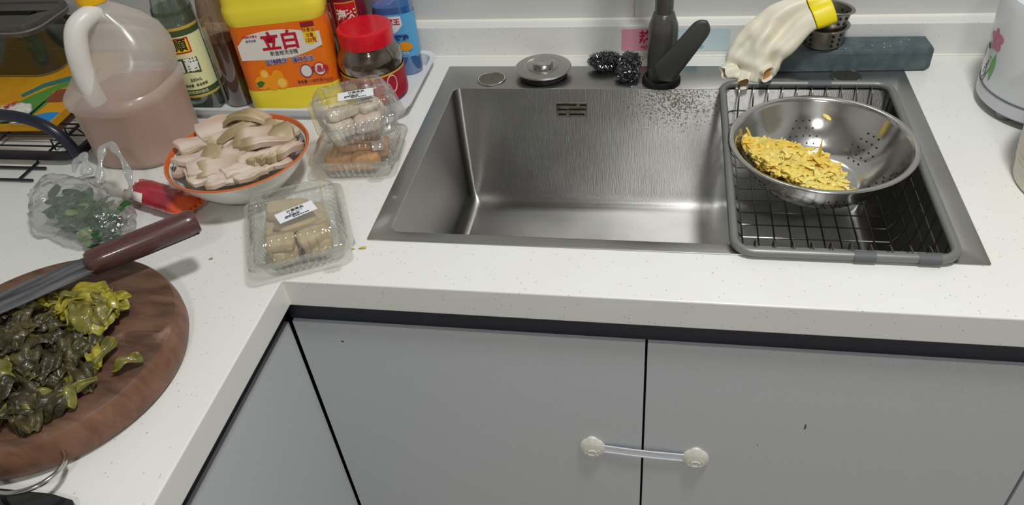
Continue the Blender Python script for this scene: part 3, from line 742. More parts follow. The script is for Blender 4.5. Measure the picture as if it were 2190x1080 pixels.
    bm = B(); vs = [bm.verts.new((x, F-.0004, z)) for x, z in ((.0395, .119), (.0395, .126), (.0605, .1265), (.0605, .1195))]; bm.faces.new(vs); obj('promo_tab', bm, mar, t, smooth=False)
    put('特惠装', .0068, red, .050, .1145, dy=.0007); put('加量', .0062, red, .050, .1072, dy=.0007); put('120克', .0072, red, .050, .1002, dy=.0007, bold=.02)
    # printed oranges
    for (x, z, r, m, m2) in ((-.046, .046, .0105, frn, None), (-.038, .0585, .0075, frn, frl), (-.018, .0535, .0095, frn, None), (-.029, .0445, .0115, frn, None), (-.014, .0430, .0098, frn, frl)):
        bm = B(); bmesh.ops.create_circle(bm, cap_ends=True, segments=24, radius=r); bmesh.ops.rotate(bm, cent=(0, 0, 0), matrix=Matrix.Rotation(PI/2, 3, 'X'), verts=bm.verts)
        f_ = obj('printed_orange', bm, m, t, (x, F-.0003-rnd.random()*.0003, z), smooth=False)
        if m2:
            bm = B(); bmesh.ops.create_circle(bm, cap_ends=True, segments=20, radius=r*.72); bmesh.ops.rotate(bm, cent=(0, 0, 0), matrix=Matrix.Rotation(PI/2, 3, 'X'), verts=bm.verts); obj('orange_cut', bm, m2, f_, (0, -.0002, 0), smooth=False)
    bm = B(); vs = [bm.verts.new((x, F-.0007, z)) for x, z in ((-.055, .047), (-.046, .0495), (-.041, .046), (-.047, .040), (-.053, .0395))]; bm.faces.new(vs); obj('printed_leaf', bm, grn, t, smooth=False)
detergent()
def haitian():
    t = thing('soy_sauce_bottle', 'dark soy sauce bottle with a red label behind the red-lidded jar', 'bottle', (-.153, .4555, ZT+.0004)); t.scale = (1, 1, 1.2)
    r = .033
    bm = B(); lathe(bm, [(.001, .001), (.028, 0), (r, .006), (r, .15), (.028, .175), (.016, .20), (.014, .235), (.001, .236)], 40); obj('bottle_wall', bm, mat('dark_soy_glass', (52, 24, 22), .12, coat=.5), t)
    dr = mat('label_darkred', (120, 22, 44), .4); red = mat('label_red', (196, 26, 36), .4); gold = mat('label_gold'); wh = mat('print_white')
    obj('label', patch_cyl(r, -100, 100, .066, .150), dr, t)
    for a0, a1, z0, z1 in ((-12, 46, .072, .118), (-74, -30, .076, .116)):
        obj('label_panel', patch_cyl(r, a0-2, a1+2, z0-.0015, z1+.0015, t=.0005), gold, t); obj('label_panel', patch_cyl(r, a0, a1, z0, z1, t=.0007), red, t)
    put = lambda body, size, m, a, z, **k: lettering(body, size, m, t, (0, 0, z), (0, 0, math.radians(a)), bend=r+.001, **k)
    put('海天', .0165, wh, 17, .101, bold=.03); put('酱油', .0105, wh, -52, .098); put('金标', .0105, wh, 20, .128, bold=.02); put('生抽', .0105, wh, -46, .128)
haitian()
def jar():
    t = thing('sauce_jar', 'glass jar of dark chilli sauce with a bright red screw lid', 'jar', (-.101, .383, ZT+.0004)); t.scale = (1.03, 1.03, 1.17)
    S = 1.0; r = .052
    bm = B(); lathe(bm, [(.001, .001), (.044, 0), (.050, .005), (.051, .012), (.0505, .050), (.052, .056), (.052, .062), (.049, .070), (.043, .079), (.040, .083), (.040, .094)], 48); obj('glass', bm, film('jar_glass', (236, 232, 220), .10, .04, .05, (150, 130, 100), edge=.7), t)
    bm = B(); lathe(bm, [(.001, .002), (.047, .003), (.0493, .012), (.0488, .05), (.0503, .057), (.0503, .062), (.0473, .069), (.0405, .079), (.001, .079)], 48); obj('sauce', bm, mat('chilli_sauce', (78, 58, 36), .25, col2=(48, 34, 24), noise_scale=90, coat=.4), t)
    bm = B()
    n = 72; prof = [(.0415, .0815, 0), (.0428, .082, 1), (.0428, .100, 1), (.0420, .1035, 0), (.039, .105, 0), (.034, .1046, 0), (.001, .1046, 0)]
    loft(bm, [[((rr_+(.0004 if (i % 2 and k) else 0))*math.cos(2*PI*i/n), (rr_+(.0004 if (i % 2 and k) else 0))*math.sin(2*PI*i/n), z) for i in range(n)] for rr_, z, k in prof]); obj('lid', bm, mat('lid_red', (214, 18, 36), .28, coat=.3), t)
    red = mat('label_jar_red', (166, 22, 44), .4); gold = mat('label_gold'); wh = mat('print_white')
    obj('label', patch_cyl(.0512, -120, 120, .006, .0475), red, t); obj('label_band', patch_cyl(.0512, -120, 120, .0445, .0475, t=.0006), gold, t)
    bm = B(); tube(bm, [((.0520)*math.sin(a_), -(.0520)*math.cos(a_), .031+.0125*math.sin(q)) for q in [2*PI*i/24 for i in range(24)] for a_ in [math.radians(52)+.17*math.cos(q)]], .0009, 5, closed=True); obj('label_ring', bm, mat('label_pink', (226, 190, 190), .4), t)
    lettering('香辣酱', .012, gold, t, (0, 0, .032), (0, 0, math.radians(-12)), bend=.0522, bold=.02)
jar()
def cleaner():
    t = thing('spray_cleaner', 'blue liquid kitchen cleaner bottle at the corner of the tray', 'bottle', (-.077, .4640, ZT+.0004), math.radians(10)); t.scale = (1.12, 1, 1.1)
    w, d = .062, .040
    R = lambda k, z: rrect(w*k, d*k, .019*k, z, 8)
    bm = B(); loft(bm, [R(.9, 0), R(1, .005), R(1, .12), R(.98, .14), R(.8, .165), rrect(.030, .026, .0125, .185, 8), rrect(.026, .024, .0118, .20, 8)], True, True); obj('bottle_wall', bm, film('cleaner_pet', (228, 240, 250), .10, .05, .05, (160, 190, 214), edge=.6), t)
    bm = B(); loft(bm, [R(.86, .002), R(.95, .006), R(.95, .112)], True, True); obj('liquid', bm, mat('blue_liquid', (52, 128, 194), .15, coat=.4, sss=.1), t)
    sky = mat('label_sky', (96, 172, 222), .4); wh = mat('label_white2', (236, 238, 240), .4); nav = mat('print_navy'); red = mat('print_red'); org = mat('fruit_orange')
    k = 1.01
    bm = B(); loft(bm, [[(p[0], p[1], z) for p in R(k, 0)] for z in (.032, .102)]); obj('label', bm, sky, t)
    F = -d*k/2-.0004
    bm = B(); vs = [bm.verts.new((x, F, z)) for x, z in ((-.012, .099), (.012, .099), (.013, .085), (.004, .075), (-.002, .072), (-.010, .079), (-.014, .086))]; bm.faces.new(vs); obj('shield', bm, wh, t, smooth=False)
    P = lambda body, s, m, x, z, **kk: lettering(body, s, m, t, (x, F-.0004, z), (PI/2, 0, 0), **kk)
    P('威王', .0105, red, 0, .090, bold=.03); P('油污净', .0105, nav, .004, .064, bold=.05); P('强力去污', .005, wh, .006, .0385)
    bm = B(); bmesh.ops.create_circle(bm, cap_ends=True, segments=24, radius=.011); bmesh.ops.scale(bm, vec=(1, .7, 1), verts=bm.verts); bmesh.ops.rotate(bm, cent=(0, 0, 0), matrix=Matrix.Rotation(PI/2, 3, 'X'), verts=bm.verts); obj('printed_orange', bm, org, t, (.012, F-.0003, .050), smooth=False)
    bm = B(); lathe(bm, [(.0135, .198), (.0140, .215), (.009, .22), (.001, .22)], 24); obj('collar', bm, wh, t)
    bm = B(); loft(bm, [[(p[0], p[1]-.012, z) for p in rrect(.02, .06, .008, 0, 4)] for z in (.22, .238)], True, True); sp = obj('spray_head', bm, wh, t, bevel=.003)
    bm = B(); tube(bm, smoothpath([(0, -.030, .222), (0, -.034, .205), (0, -.028, .190)], 5), .004, 10); obj('trigger', bm, sky, sp)
cleaner()

# ------------------------------------------------------------------ big translucent jug
def jug():
    t = thing('plastic_jug', 'large translucent plastic jug half full of pinkish-brown liquid', 'jug', (-.435, .215, .0006))
    hz = mat('jug_plastic', (226, 222, 216), .33, sss=.3, trans=.0); 
    body = film('jug_haze', (252, 250, 248), .06, .22, .54, (246, 242, 235), edge=.2)
    liq = mat('jug_liquid', (168, 92, 46), .45, sss=.2, col2=(178, 106, 60), noise_scale=9)
    n = 8
    S = lambda w, z, cx_=0, cy_=0, r=None: rrect(w, w, r or w*.36, z, n, cx_, cy_)
    bm = B(); loft(bm, [S(.134, 0), S(.143, .004), S(.146, .012), S(.148, .092), S(.150, .096), S(.157, .101), S(.160, .107), S(.158, .113), S(.150, .118), S(.147, .124, .004), S(.136, .142, .013, .004), S(.116, .165, .023, .010), S(.094, .188, .025, .014), S(.070, .208, .021, .012), S(.048, .225, .012, .006), S(.038, .233, .009), S(.036, .240, .009), S(.036, .250, .009)], True, False)
    obj('body', bm, body, t)
    bm = B(); loft(bm, [S(.131, .002), S(.141, .006), S(.143, .013), S(.1445, .0945)], True, True); obj('liquid', bm, liq, t)
    bm = B(); path = smoothpath([(.016, -.008, .228), (.010, -.024, .228), (.000, -.042, .218), (-.006, -.052, .193), (-.010, -.056, .160), (-.010, -.058, .132), (-.008, -.056, .110)], 6)
    tube(bm, path, [.0125+.003*math.sin(PI*i/(len(path)-1)) for i in range(len(path))], 16); obj('handle', bm, hz, t)
    bm = B(); lathe(bm, [(.0205, .238), (.0215, .240), (.0215, .262), (.019, .265), (.001, .265)], 36); obj('cap', bm, mat('cap_yellow', (246, 190, 20), .35), t, (.009, 0, .002))
jug()

# ------------------------------------------------------------------ wire rack, carton and crisper box at the left
def wire_rack():
    t = thing('wire_shelf', 'black wire counter shelf with a bent tube leg, cut by the left edge', 'rack', (0, 0, 0))
    x0, x1, y0, y1, z = -.985, -.522, .150, .515, .018
    fm = mat('rack_black', (28, 28, 32), .4)
    out = rrect(x1-x0, y1-y0, .03, 0, 5, (x0+x1)/2, (y0+y1)/2)
    inn = rrect(x1-x0-.018, y1-y0-.018, .022, 0, 5, (x0+x1)/2, (y0+y1)/2)
    bm = B(); loft(bm, [[(p[0], p[1], z-.007) for p in inn], [(p[0], p[1], z-.007) for p in out], [(p[0], p[1], z+.005) for p in out], [(p[0], p[1], z+.005) for p in inn], [(p[0], p[1], z-.007) for p in inn]])
    obj('frame', bm, fm, t, angle=30)
    for i in range(10):
        y = y0+.030+i*.034
        bm = B(); tube(bm, [(x0+.008, y, z), (x1-.008, y, z)], .0016, 6); obj('wire', bm, fm, t)
    for x in (-.585, -.70, -.80, -.90):
        bm = B(); tube(bm, [(x, y0+.008, z-.0028), (x, y1-.008, z-.0028)], .0018, 6); obj('wire', bm, fm, t)
    # raised side rail at the corner
    bm = B(); tube(bm, [(-.550, y0+.010, z+.018), (-.550, y1-.02, z+.018)], .002, 6); obj('rail', bm, fm, t)
    for i in range(9):
        y = y0+.020+i*.036
        bm = B(); tube(bm, [(-.532, y, z), (-.550, y, z+.018), (-.572, y, z+.018), (-.572, y, z)], .0015, 6); obj('rail_post', bm, fm, t)
    for y in (y0-.012, y0-.045):
        bm = B(); tube(bm, [(x0, y, .0045), (-.575, y, .0045)], .0022, 6); obj('foot_wire', bm, fm, t)
    for x in (x0+.03, -.60):
        bm = B(); tube(bm, [(x, y0-.045, .0045), (x, y0+.004, .0045), (x, y0+.004, z-.005)], .0022, 6); obj('foot_wire', bm, fm, t)
    navy = mat('tube_navy', (36, 38, 54), .28)
    for y in (y0+.012, y1-.006):
        bm = B(); path = smoothpath([(-.530, y, .009), (-.533, y, .030), (-.547, y, .056), (-.577, y, .076), (-.630, y, .086), (-.75, y, .088), (-.90, y, .086), (-.965, y, .060), (-.975, y, .009)], 5); tube(bm, path, .0088, 14); obj('leg_hoop', bm, navy, t)
wire_rack()
def carton():
    t = thing('food_carton', 'flat printed carton in yellow, green and blue lying on the wire shelf', 'box', (-.609, .218, .0225), math.radians(3))
    # local: x runs left (negative), y back
    yl = mat('carton_yellow', (226, 168, 34), .45, col2=(216, 150, 28), noise_scale=20); gn = mat('carton_green', (92, 150, 66), .45); bl = mat('carton_blue', (40, 140, 206), .45); teal = mat('carton_teal', (58, 128, 120), .45); br = mat('carton_meat', (150, 86, 60), .5, col2=(128, 66, 46), noise_scale=200); wh = mat('print_white'); bk = mat('print_black', (20, 20, 20), .5); dk = mat('print_dark')
    w, d, h = .23, .26, .014
    obj('carton_body', box(B(), -w, 0, 0, d, 0, h), yl, t, bevel=.001, smooth=False)
    def flat(name, pts, m, z, par=t):
        bm = B(); bm.faces.new([bm.verts.new((x, y, h+z)) for x, y in pts]); return obj(name, bm, m, par, smooth=False)
    flat('printed_corner', [(-.001, .001), (-.001, .036), (-.018, .038), (-.034, .032), (-.050, .024), (-.066, .001)], bl, .0003)
    flat('printed_stripe', [(-.001, .142), (-.001, .156), (-.030, .156), (-.060, .140), (-.090, .100), (-.120, .040), (-.135, .001), (-.070, .001), (-.062, .026), (-.045, .032), (-.042, .08), (-.06, .11), (-.03, .138)], gn, .0003)
    flat('printed_stripe', [(-.060, .142), (-.085, .125), (-.105, .09), (-.115, .10), (-.095, .14), (-.06, .165), (-.001, .166), (-.001, .158), (-.03, .157)], teal, .0005)
    pt = flat('printed_patty', rrect(.040, .044, .008, 0, 4, -.036, .092), br, .0006) if False else None
    bm = B(); bm.faces.new([bm.verts.new((p[0], p[1], h+.0007)) for p in rrect(.040, .046, .009, 0, 4, -.034, .094)]); obj('printed_patty', bm, br, t, smooth=False)
    bm = B(); bm.faces.new([bm.verts.new((p[0], p[1], h+.0007)) for p in rrect(.005, .050, .002, 0, 3, -.052, .050)]); obj('printed_spoon', bm, bk, t, smooth=False)
    for x, y, r_ in ((-.082, .038, .011), (-.094, .016, .012), (-.066, .012, .011)):
        bm = B(); bmesh.ops.create_circle(bm, cap_ends=True, segments=20, radius=r_); a = obj('printed_roll', bm, wh, t, (x, y, h+.0009), smooth=False)
        bm = B(); bmesh.ops.create_circle(bm, cap_ends=True, segments=16, radius=r_*.42); obj('roll_centre', bm, bk, a, (0, 0, .0003), smooth=False)
    lettering('老北京风味', .010, dk, t, (-.012, .172, h+.0005), (0, 0, PI/2+.2), bold=.02)
carton()
def snack_pack():
    t = thing('snack_pack', 'small crumpled white packet with red lettering under the shelf leg', 'packet', (-.680, .232, .0375), math.radians(28))
    r = random.Random(8); bm = B(); bmesh.ops.create_icosphere(bm, subdivisions=3, radius=1)
    for v in bm.verts:
        c = v.co; f = 1+.18*noise.noise(c*2.3); v.co = (c.x*.030*f, c.y*.018*f, max(-.0005, (c.z*.012+.011)*f))
    obj('wrapper', bm, mat('wrapper_white', (214, 210, 200), .35), t, (0, 0, 0), angle=25)
    lettering('好吃', .012, mat('print_red'), t, (.006, -.004, .0262), (0, 0, .5), bold=.03)
def crisper():
    t = thing('crisper_box', 'grey translucent lidded crisper box holding greens on top of the carton', 'food container', (-.806, .431, .0372))
    w, d = .215, .132
    side = film('crisper_side', (196, 200, 186), .07, .12, .40, (96, 100, 84), edge=.4); lidm = film('crisper_lid', (196, 196, 192), .08, .15, .5, (128, 124, 118), edge=.4)
    R = lambda k, z, r=.036: rrect(w-(1-k)*.2, d-(1-k)*.2, r, z, 8)
    bm = B(); loft(bm, [R(.86, .0002), R(.90, .004), R(.93, .030), R(.96, .085), R(.975, .088), R(.975, .092)], True); obj('tub', bm, side, t)
    bm = B(); loft(bm, [R(1.0, .080), R(1.005, .094), R(.99, .099), R(.93, .100), R(.90, .095), R(.86, .0955), R(.6, .0975)], False, True); obj('lid', bm, lidm, t)
    bm = B(); tube(bm, R(1.003, .0885), .0022, 6, closed=True); obj('lid_seal', bm, mat('seal_grey', (120, 118, 110), .5), t)
    bm = B(); tube(bm, R(.875, .0022), .0013, 6, closed=True); obj('base_rib', bm, mat('rib_pale', (176, 176, 160), .4), t)
    r = random.Random(5)
    for k in range(16):
        bm = B(); l, w_ = r.uniform(.05, .10), r.uniform(.018, .032)
        G = 8; grid = []
        for i in range(G+1):
            u = i/G; ww = w_*math.sin(PI*min(1, .08+u*.92))**.7
            grid.append([bm.verts.new(((u-.5)*l, s*ww/2, .010*math.sin(PI*u)*(1-abs(s))+.004*math.sin(9*u+s*2+k))) for s in (-1, -.5, 0, .5, 1)])
        for i in range(G):
            for j in range(4): bm.faces.new((grid[i][j], grid[i+1][j], grid[i+1][j+1], grid[i][j+1]))
        o = obj('green_leaf', bm, mat('leaf_dull', (70, 88, 48), .5, col2=(104, 116, 60), noise_scale=60), None, (-.806+r.uniform(-.035, .035), .431+r.uniform(-.012, .012), .0372+.014+k*.004), rot=(r.uniform(-.2, .2), r.uniform(-.2, .2), r.uniform(-.5, .5)), solid=.0008)
        tag(o, 'green leaf blurred inside the grey crisper box', 'leaf', 'leaves inside the crisper box')
crisper(); snack_pack()

# ------------------------------------------------------------------ appliance and canister at the right
def appliance():
    t = thing('rice_cooker', 'white round electric cooker with flower prints standing against the wall', 'appliance', (.926, .368, .0006))
    wh = mat('enamel_white', (216, 220, 224), .25, coat=.2)
    bm = B(); lathe(bm, [(.07, .010), (.094, .010), (.0985, .014), (.0985, .032)], 64, True); obj('base_band', bm, mat('enamel_base', (206, 209, 213), .3), t)
    bm = B(); lathe(bm, [(.098, .0318), (.0992, .0325), (.0992, .0338), (.098, .0345)], 64); obj('seam', bm, mat('seam_dark', (96, 98, 104), .5), t)
    bm = B(); lathe(bm, [(.0980, .0342), (.1000, .06), (.104, .15), (.100, .165), (.085, .172), (.05, .178), (.001, .18)], 64); obj('body', bm, wh, t)
    bm = B(); lathe(bm, [(.018, .178), (.02, .19), (.016, .198), (.001, .199)], 24); obj('lid_knob', bm, wh, t)
    for a in (-2.0, -.5, 1.0, 2.4, 3.6):
        bm = B(); lathe(bm, [(.012, 0), (.012, .0105)], 16, True, True); obj('foot', bm, mat('foot_grey', (150, 152, 152), .5), t, (.078*math.cos(a), .078*math.sin(a), 0))
    pk = mat('petal_pink', (206, 130, 160), .4); gn = mat('leaf_green', (116, 178, 100), .4); gl = mat('leaf_line', (96, 110, 104), .5); br = mat('bud_brown', (176, 150, 120), .5)
    R = .1010
    def at(a, z, dr=.0006):
        a = math.radians(a); q = .0980+.002*min(1, max(0, (z-.0342)/.0258))+.004*max(0, (z-.06)/.09)+dr
        return (q*math.sin(a), -q*math.cos(a), z)
    def decal(name, outline, m, ac, zc, dr=.0005):
        bm = B(); vs = [bm.verts.new(at(ac+math.degrees(x/R), zc+z, dr)) for x, z in outline]; bm.faces.new(vs); return obj(name, bm, m, t, smooth=False)
    for k in range(5):
        a = 2*PI*k/5+.5; c = (.0100*math.cos(a), .0100*math.sin(a))
        decal('petal', [(c[0]+.0062*math.cos(q)*abs(math.cos(a))+.0040*math.cos(q), c[1]+.0060*math.sin(q)) for q in [2*PI*i/14 for i in range(14)]], pk, -86, .104)
    decal('printed_leaf', [(0, -.022), (.006, -.008), (.0075, .006), (.003, .022), (-.004, .008), (-.005, -.008)], gn, -82, .066)
    bm = B(); tube(bm, [at(-99+14*i/10+3*math.sin(i*.5), .036+.035*i/10, .0004) for i in range(11)], .0006, 5); obj('printed_stem', bm, gl, t)
    bm = B(); tube(bm, [at(-93+10*i/10, .036+.03*i/10, .0004) for i in range(11)], .0006, 5); obj('printed_stem', bm, gl, t)
    for k in range(5): decal('printed_bud', [(.0016*math.cos(q), .0022*math.sin(q)) for q in [2*PI*i/8 for i in range(8)]], gl, -96+k*2.2, .048+k*.007)
    decal('printed_bud', [(.0028*math.cos(q), .012*math.sin(q)) for q in [2*PI*i/12 for i in range(12)]], br, -104, .072)
    bm = B(); tube(bm, [at(-95+math.degrees(.0055*math.cos(q)*q/12/R), .089+.0055*math.sin(q)*q/12, .0004) for q in [i*.5 for i in range(26)]], .0006, 5); obj('printed_curl', bm, gl, t)
appliance()
def canister():
    t = thing('canister', 'cream plastic canister with ribs above its base, cut by the right edge', 'canister', (.908, .164, .0006))
    cr = mat('canister_cream', (222, 214, 196), .4)
    bm = B(); lathe(bm, [(.06, .0), (.084, 0), (.0865, .003), (.088, .02), (.0885, .024), (.0895, .025), (.090, .029), (.0895, .033), (.0905, .034), (.091, .038), (.0905, .042), (.0915, .043), (.092, .047), (.0918, .052), (.097, .12), (.095, .124), (.001, .126)], 64, True); obj('body', bm, cr, t, angle=25)
    bm = B(); lathe(bm, [(.0975, .120), (.0985, .122), (.0985, .138), (.094, .142), (.001, .143)], 64); obj('lid', bm, cr, t)
    R = .0881
    bm = B(); vs = [bm.verts.new(((R+.0006)*math.sin(math.radians(-48+8*math.cos(q))), -(R+.0006)*math.cos(math.radians(-48+8*math.cos(q))), .011+.006*math.sin(q))) for q in [2*PI*i/14 for i in range(14)]]; bm.faces.new(vs); obj('printed_spot', bm, mat('spot_tan', (196, 160, 110), .5), t, smooth=False)
canister()

# ------------------------------------------------------------------ food on the left: bowl of pork, clear boxes, bag, board
def sheet(bm, l, w, thick, bend=0, twist=0, wav=0, seed=0, nu=10, nv=5, taper=0, curl=0, blunt=0.0):
    """A closed soft slab: l x w, thickness thick, bent along its length, wavy, ragged outline."""
    r = random.Random(seed); ph = r.uniform(0, 6)
    top, bot = [], []
    for i in range(nu+1):
        u = i/nu-.5; a, b = [], []
        ww = w*(1-taper*abs(2*u)**2)*(1+.10*math.sin(7*u+ph))
        for j in range(nv+1):
            v = j/nv-.5
            x = u*l*(1+.06*math.sin(5*v+ph)); y = v*ww
            z = bend*(1-(2*u)**2)+wav*math.sin(9*u+ph+3*v)+wav*.7*math.sin(11*v+2*ph)+curl*(2*v)**2+twist*u*v*4
            edge = min(1, 4*min(.5-abs(u), .5-abs(v))+.25)*(1-blunt)+blunt
            a.append(bm.verts.new((x, y, z+thick/2*edge))); b.append(bm.verts.new((x, y, z-thick/2*edge)))
        top.append(a); bot.append(b)
    for i in range(nu):
        for j in range(nv):
            bm.faces.new((top[i][j], top[i+1][j], top[i+1][j+1], top[i][j+1])); bm.faces.new((bot[i][j], bot[i][j+1], bot[i+1][j+1], bot[i+1][j]))
    for i in range(nu):
        for j, f in ((0, 1), (nv, -1)):
            q = (top[i][j], bot[i][j], bot[i+1][j], top[i+1][j]); bm.faces.new(q if f > 0 else q[::-1])
    for j in range(nv):
        for i, f in ((0, -1), (nu, 1)):
            q = (top[i][j], bot[i][j], bot[i][j+1], top[i][j+1]); bm.faces.new(q if f > 0 else q[::-1])
    return bm
def banded(name, axis, stops, rough=.4, wob=.25, scale=60, coat=.2, sss=.2):
    """Colour bands along one object axis (metres), edges wobbled by noise: skin, fat and meat of a slice."""
    if name in MATS: return MATS[name]
    m = mat(name, (200, 180, 160), rough, coat=coat, sss=sss); nt = m.node_tree; N = nt.nodes.new; L = nt.links.new; b = nt.nodes['Principled BSDF']
    tc = N('ShaderNodeTexCoord'); sp = N('ShaderNodeSeparateXYZ'); L(tc.outputs['Object'], sp.inputs[0])
    ns = N('ShaderNodeTexNoise'); ns.inputs['Scale'].default_value = scale; ns.inputs['Detail'].default_value = 4; L(tc.outputs['Object'], ns.inputs['Vector'])
    lo, hi = stops[0][0], stops[-1][0]
    mr = N('ShaderNodeMapRange'); mr.inputs[1].default_value = lo; mr.inputs[2].default_value = hi; L(sp.outputs[axis], mr.inputs[0])
    ad = N('ShaderNodeMath'); ad.operation = 'MULTIPLY_ADD'; L(ns.outputs['Fac'], ad.inputs[0]); ad.inputs[1].default_value = wob; 
    sb = N('ShaderNodeMath'); sb.operation = 'SUBTRACT'; L(mr.outputs[0], sb.inputs[0]); sb.inputs[1].default_value = wob/2; L(sb.outputs[0], ad.inputs[2])
    cr = N('ShaderNodeValToRGB'); L(ad.outputs[0], cr.inputs['Fac'])
    els = cr.color_ramp.elements
    while len(els) < len(stops): els.new(.5)
    for e, (p, c) in zip(els, stops): e.position = (p-lo)/(hi-lo); e.color = srgb(*c)
    L(cr.outputs['Color'], b.inputs['Base Color'])
    bp = N('ShaderNodeBump'); bp.inputs['Strength'].default_value = .3; bp.inputs['Distance'].default_value = .001
    n2 = N('ShaderNodeTexNoise'); n2.inputs['Scale'].default_value = 260; L(tc.outputs['Object'], n2.inputs['Vector']); L(n2.outputs['Fac'], bp.inputs['Height']); L(bp.outputs['Normal'], b.inputs['Normal'])
    return m
BX, BY = -.211, .105
def bowl():
    t = thing('china_bowl', 'white china bowl with an orange-banded rim holding sliced pork', 'bowl', (BX, BY, .0005))
    ch = mat('china_white', (228, 226, 216), .2, coat=.3)
    prof = [(.036, 0), (.040, .001), (.040, .006), (.043, .008), (.062, .018), (.080, .036), (.092, .052), (.0995, .064), (.1005, .0655), (.0995, .0665), (.0975, .065), (.090, .052), (.078, .037), (.060, .021), (.040, .0135), (.001, .012)]
    bm = B(); lathe(bm, prof, 72, True); obj('body', bm, ch, t, angle=60)
    inn = [(.0972, .0648), (.090, .052), (.078, .037)]
    def band(z0, z1, m, name, t_=.0004):
        def rr_(z):
            for (r0, a), (r1, b) in zip(inn, inn[1:]):
                if b <= z <= a: return r1+(r0-r1)*(z-b)/(a-b)
            return inn[0][0]
        bm = B(); lathe(bm, [(rr_(z1)-t_, z1), (rr_(z0)-t_, z0)], 72); obj(name, bm, m, t)
    org = mat('band_orange', (214, 108, 58), .3); navy = mat('band_grey', (92, 96, 98), .35)
    bm = B(); lathe(bm, [(.1009, .0652), (.1003, .0668), (.0985, .0668), (.0966, .0640), (.0952, .0612)], 72); obj('rim_band', bm, org, t)
    band(.0565, .0575, navy, 'thin_band'); band(.0535, .0542, navy, 'thin_band')
    # brush-drawn flourishes inside the far and right rim
    r = random.Random(3)
    for a0 in (62, 68, 75, 82, 30, 24, 18, 10):
        a = math.radians(a0); pts = []
        for k in range(9):
            q = k/8*5.2; z = .0535+.0045*math.sin(q+a0); rad = .090+(z-.052)/.0128*.0072-.0008; aa = a+.035*math.cos(q)*1.0
            pts.append((rad*math.cos(aa), rad*math.sin(aa), z))
        bm = B(); tube(bm, pts, .0009, 5); obj('painted_flourish', bm, mat('flourish_brown', (120, 76, 50), .4) if a0 < 40 else navy, t)
bowl()
PORK_A = banded('pork_slice_skin', 0, [(-.026, (158, 138, 104)), (-.018, (192, 172, 140)), (-.011, (216, 198, 180)), (.004, (212, 190, 172)), (.024, (190, 164, 144))])
PORK_B = banded('pork_slice_pink', 1, [(-.018, (190, 170, 142)), (-.009, (216, 202, 186)), (0, (220, 200, 188)), (.016, (198, 174, 156))])
PORK_C = banded('pork_skin_olive', 0, [(-.02, (150, 132, 96)), (.005, (172, 152, 116)), (.02, (200, 178, 148))], coat=.4)
def pork(x, y, z, l, w, th, rot, m, label=None, bend=.004, seed=0, curl=0):
    bm = B(); sheet(bm, l*1.12, w*1.2, th*.95, bend*.8, 0, .0010, seed, 12, 6, .10, curl, .85)
    o = obj('pork_slice', bm, m, None, (x, y, z), rot=rot, angle=50, bevel=.0012)
    tag(o, label or 'pale slice of boiled pork in the heap in the china bowl', 'meat', 'pork slices in the china bowl')
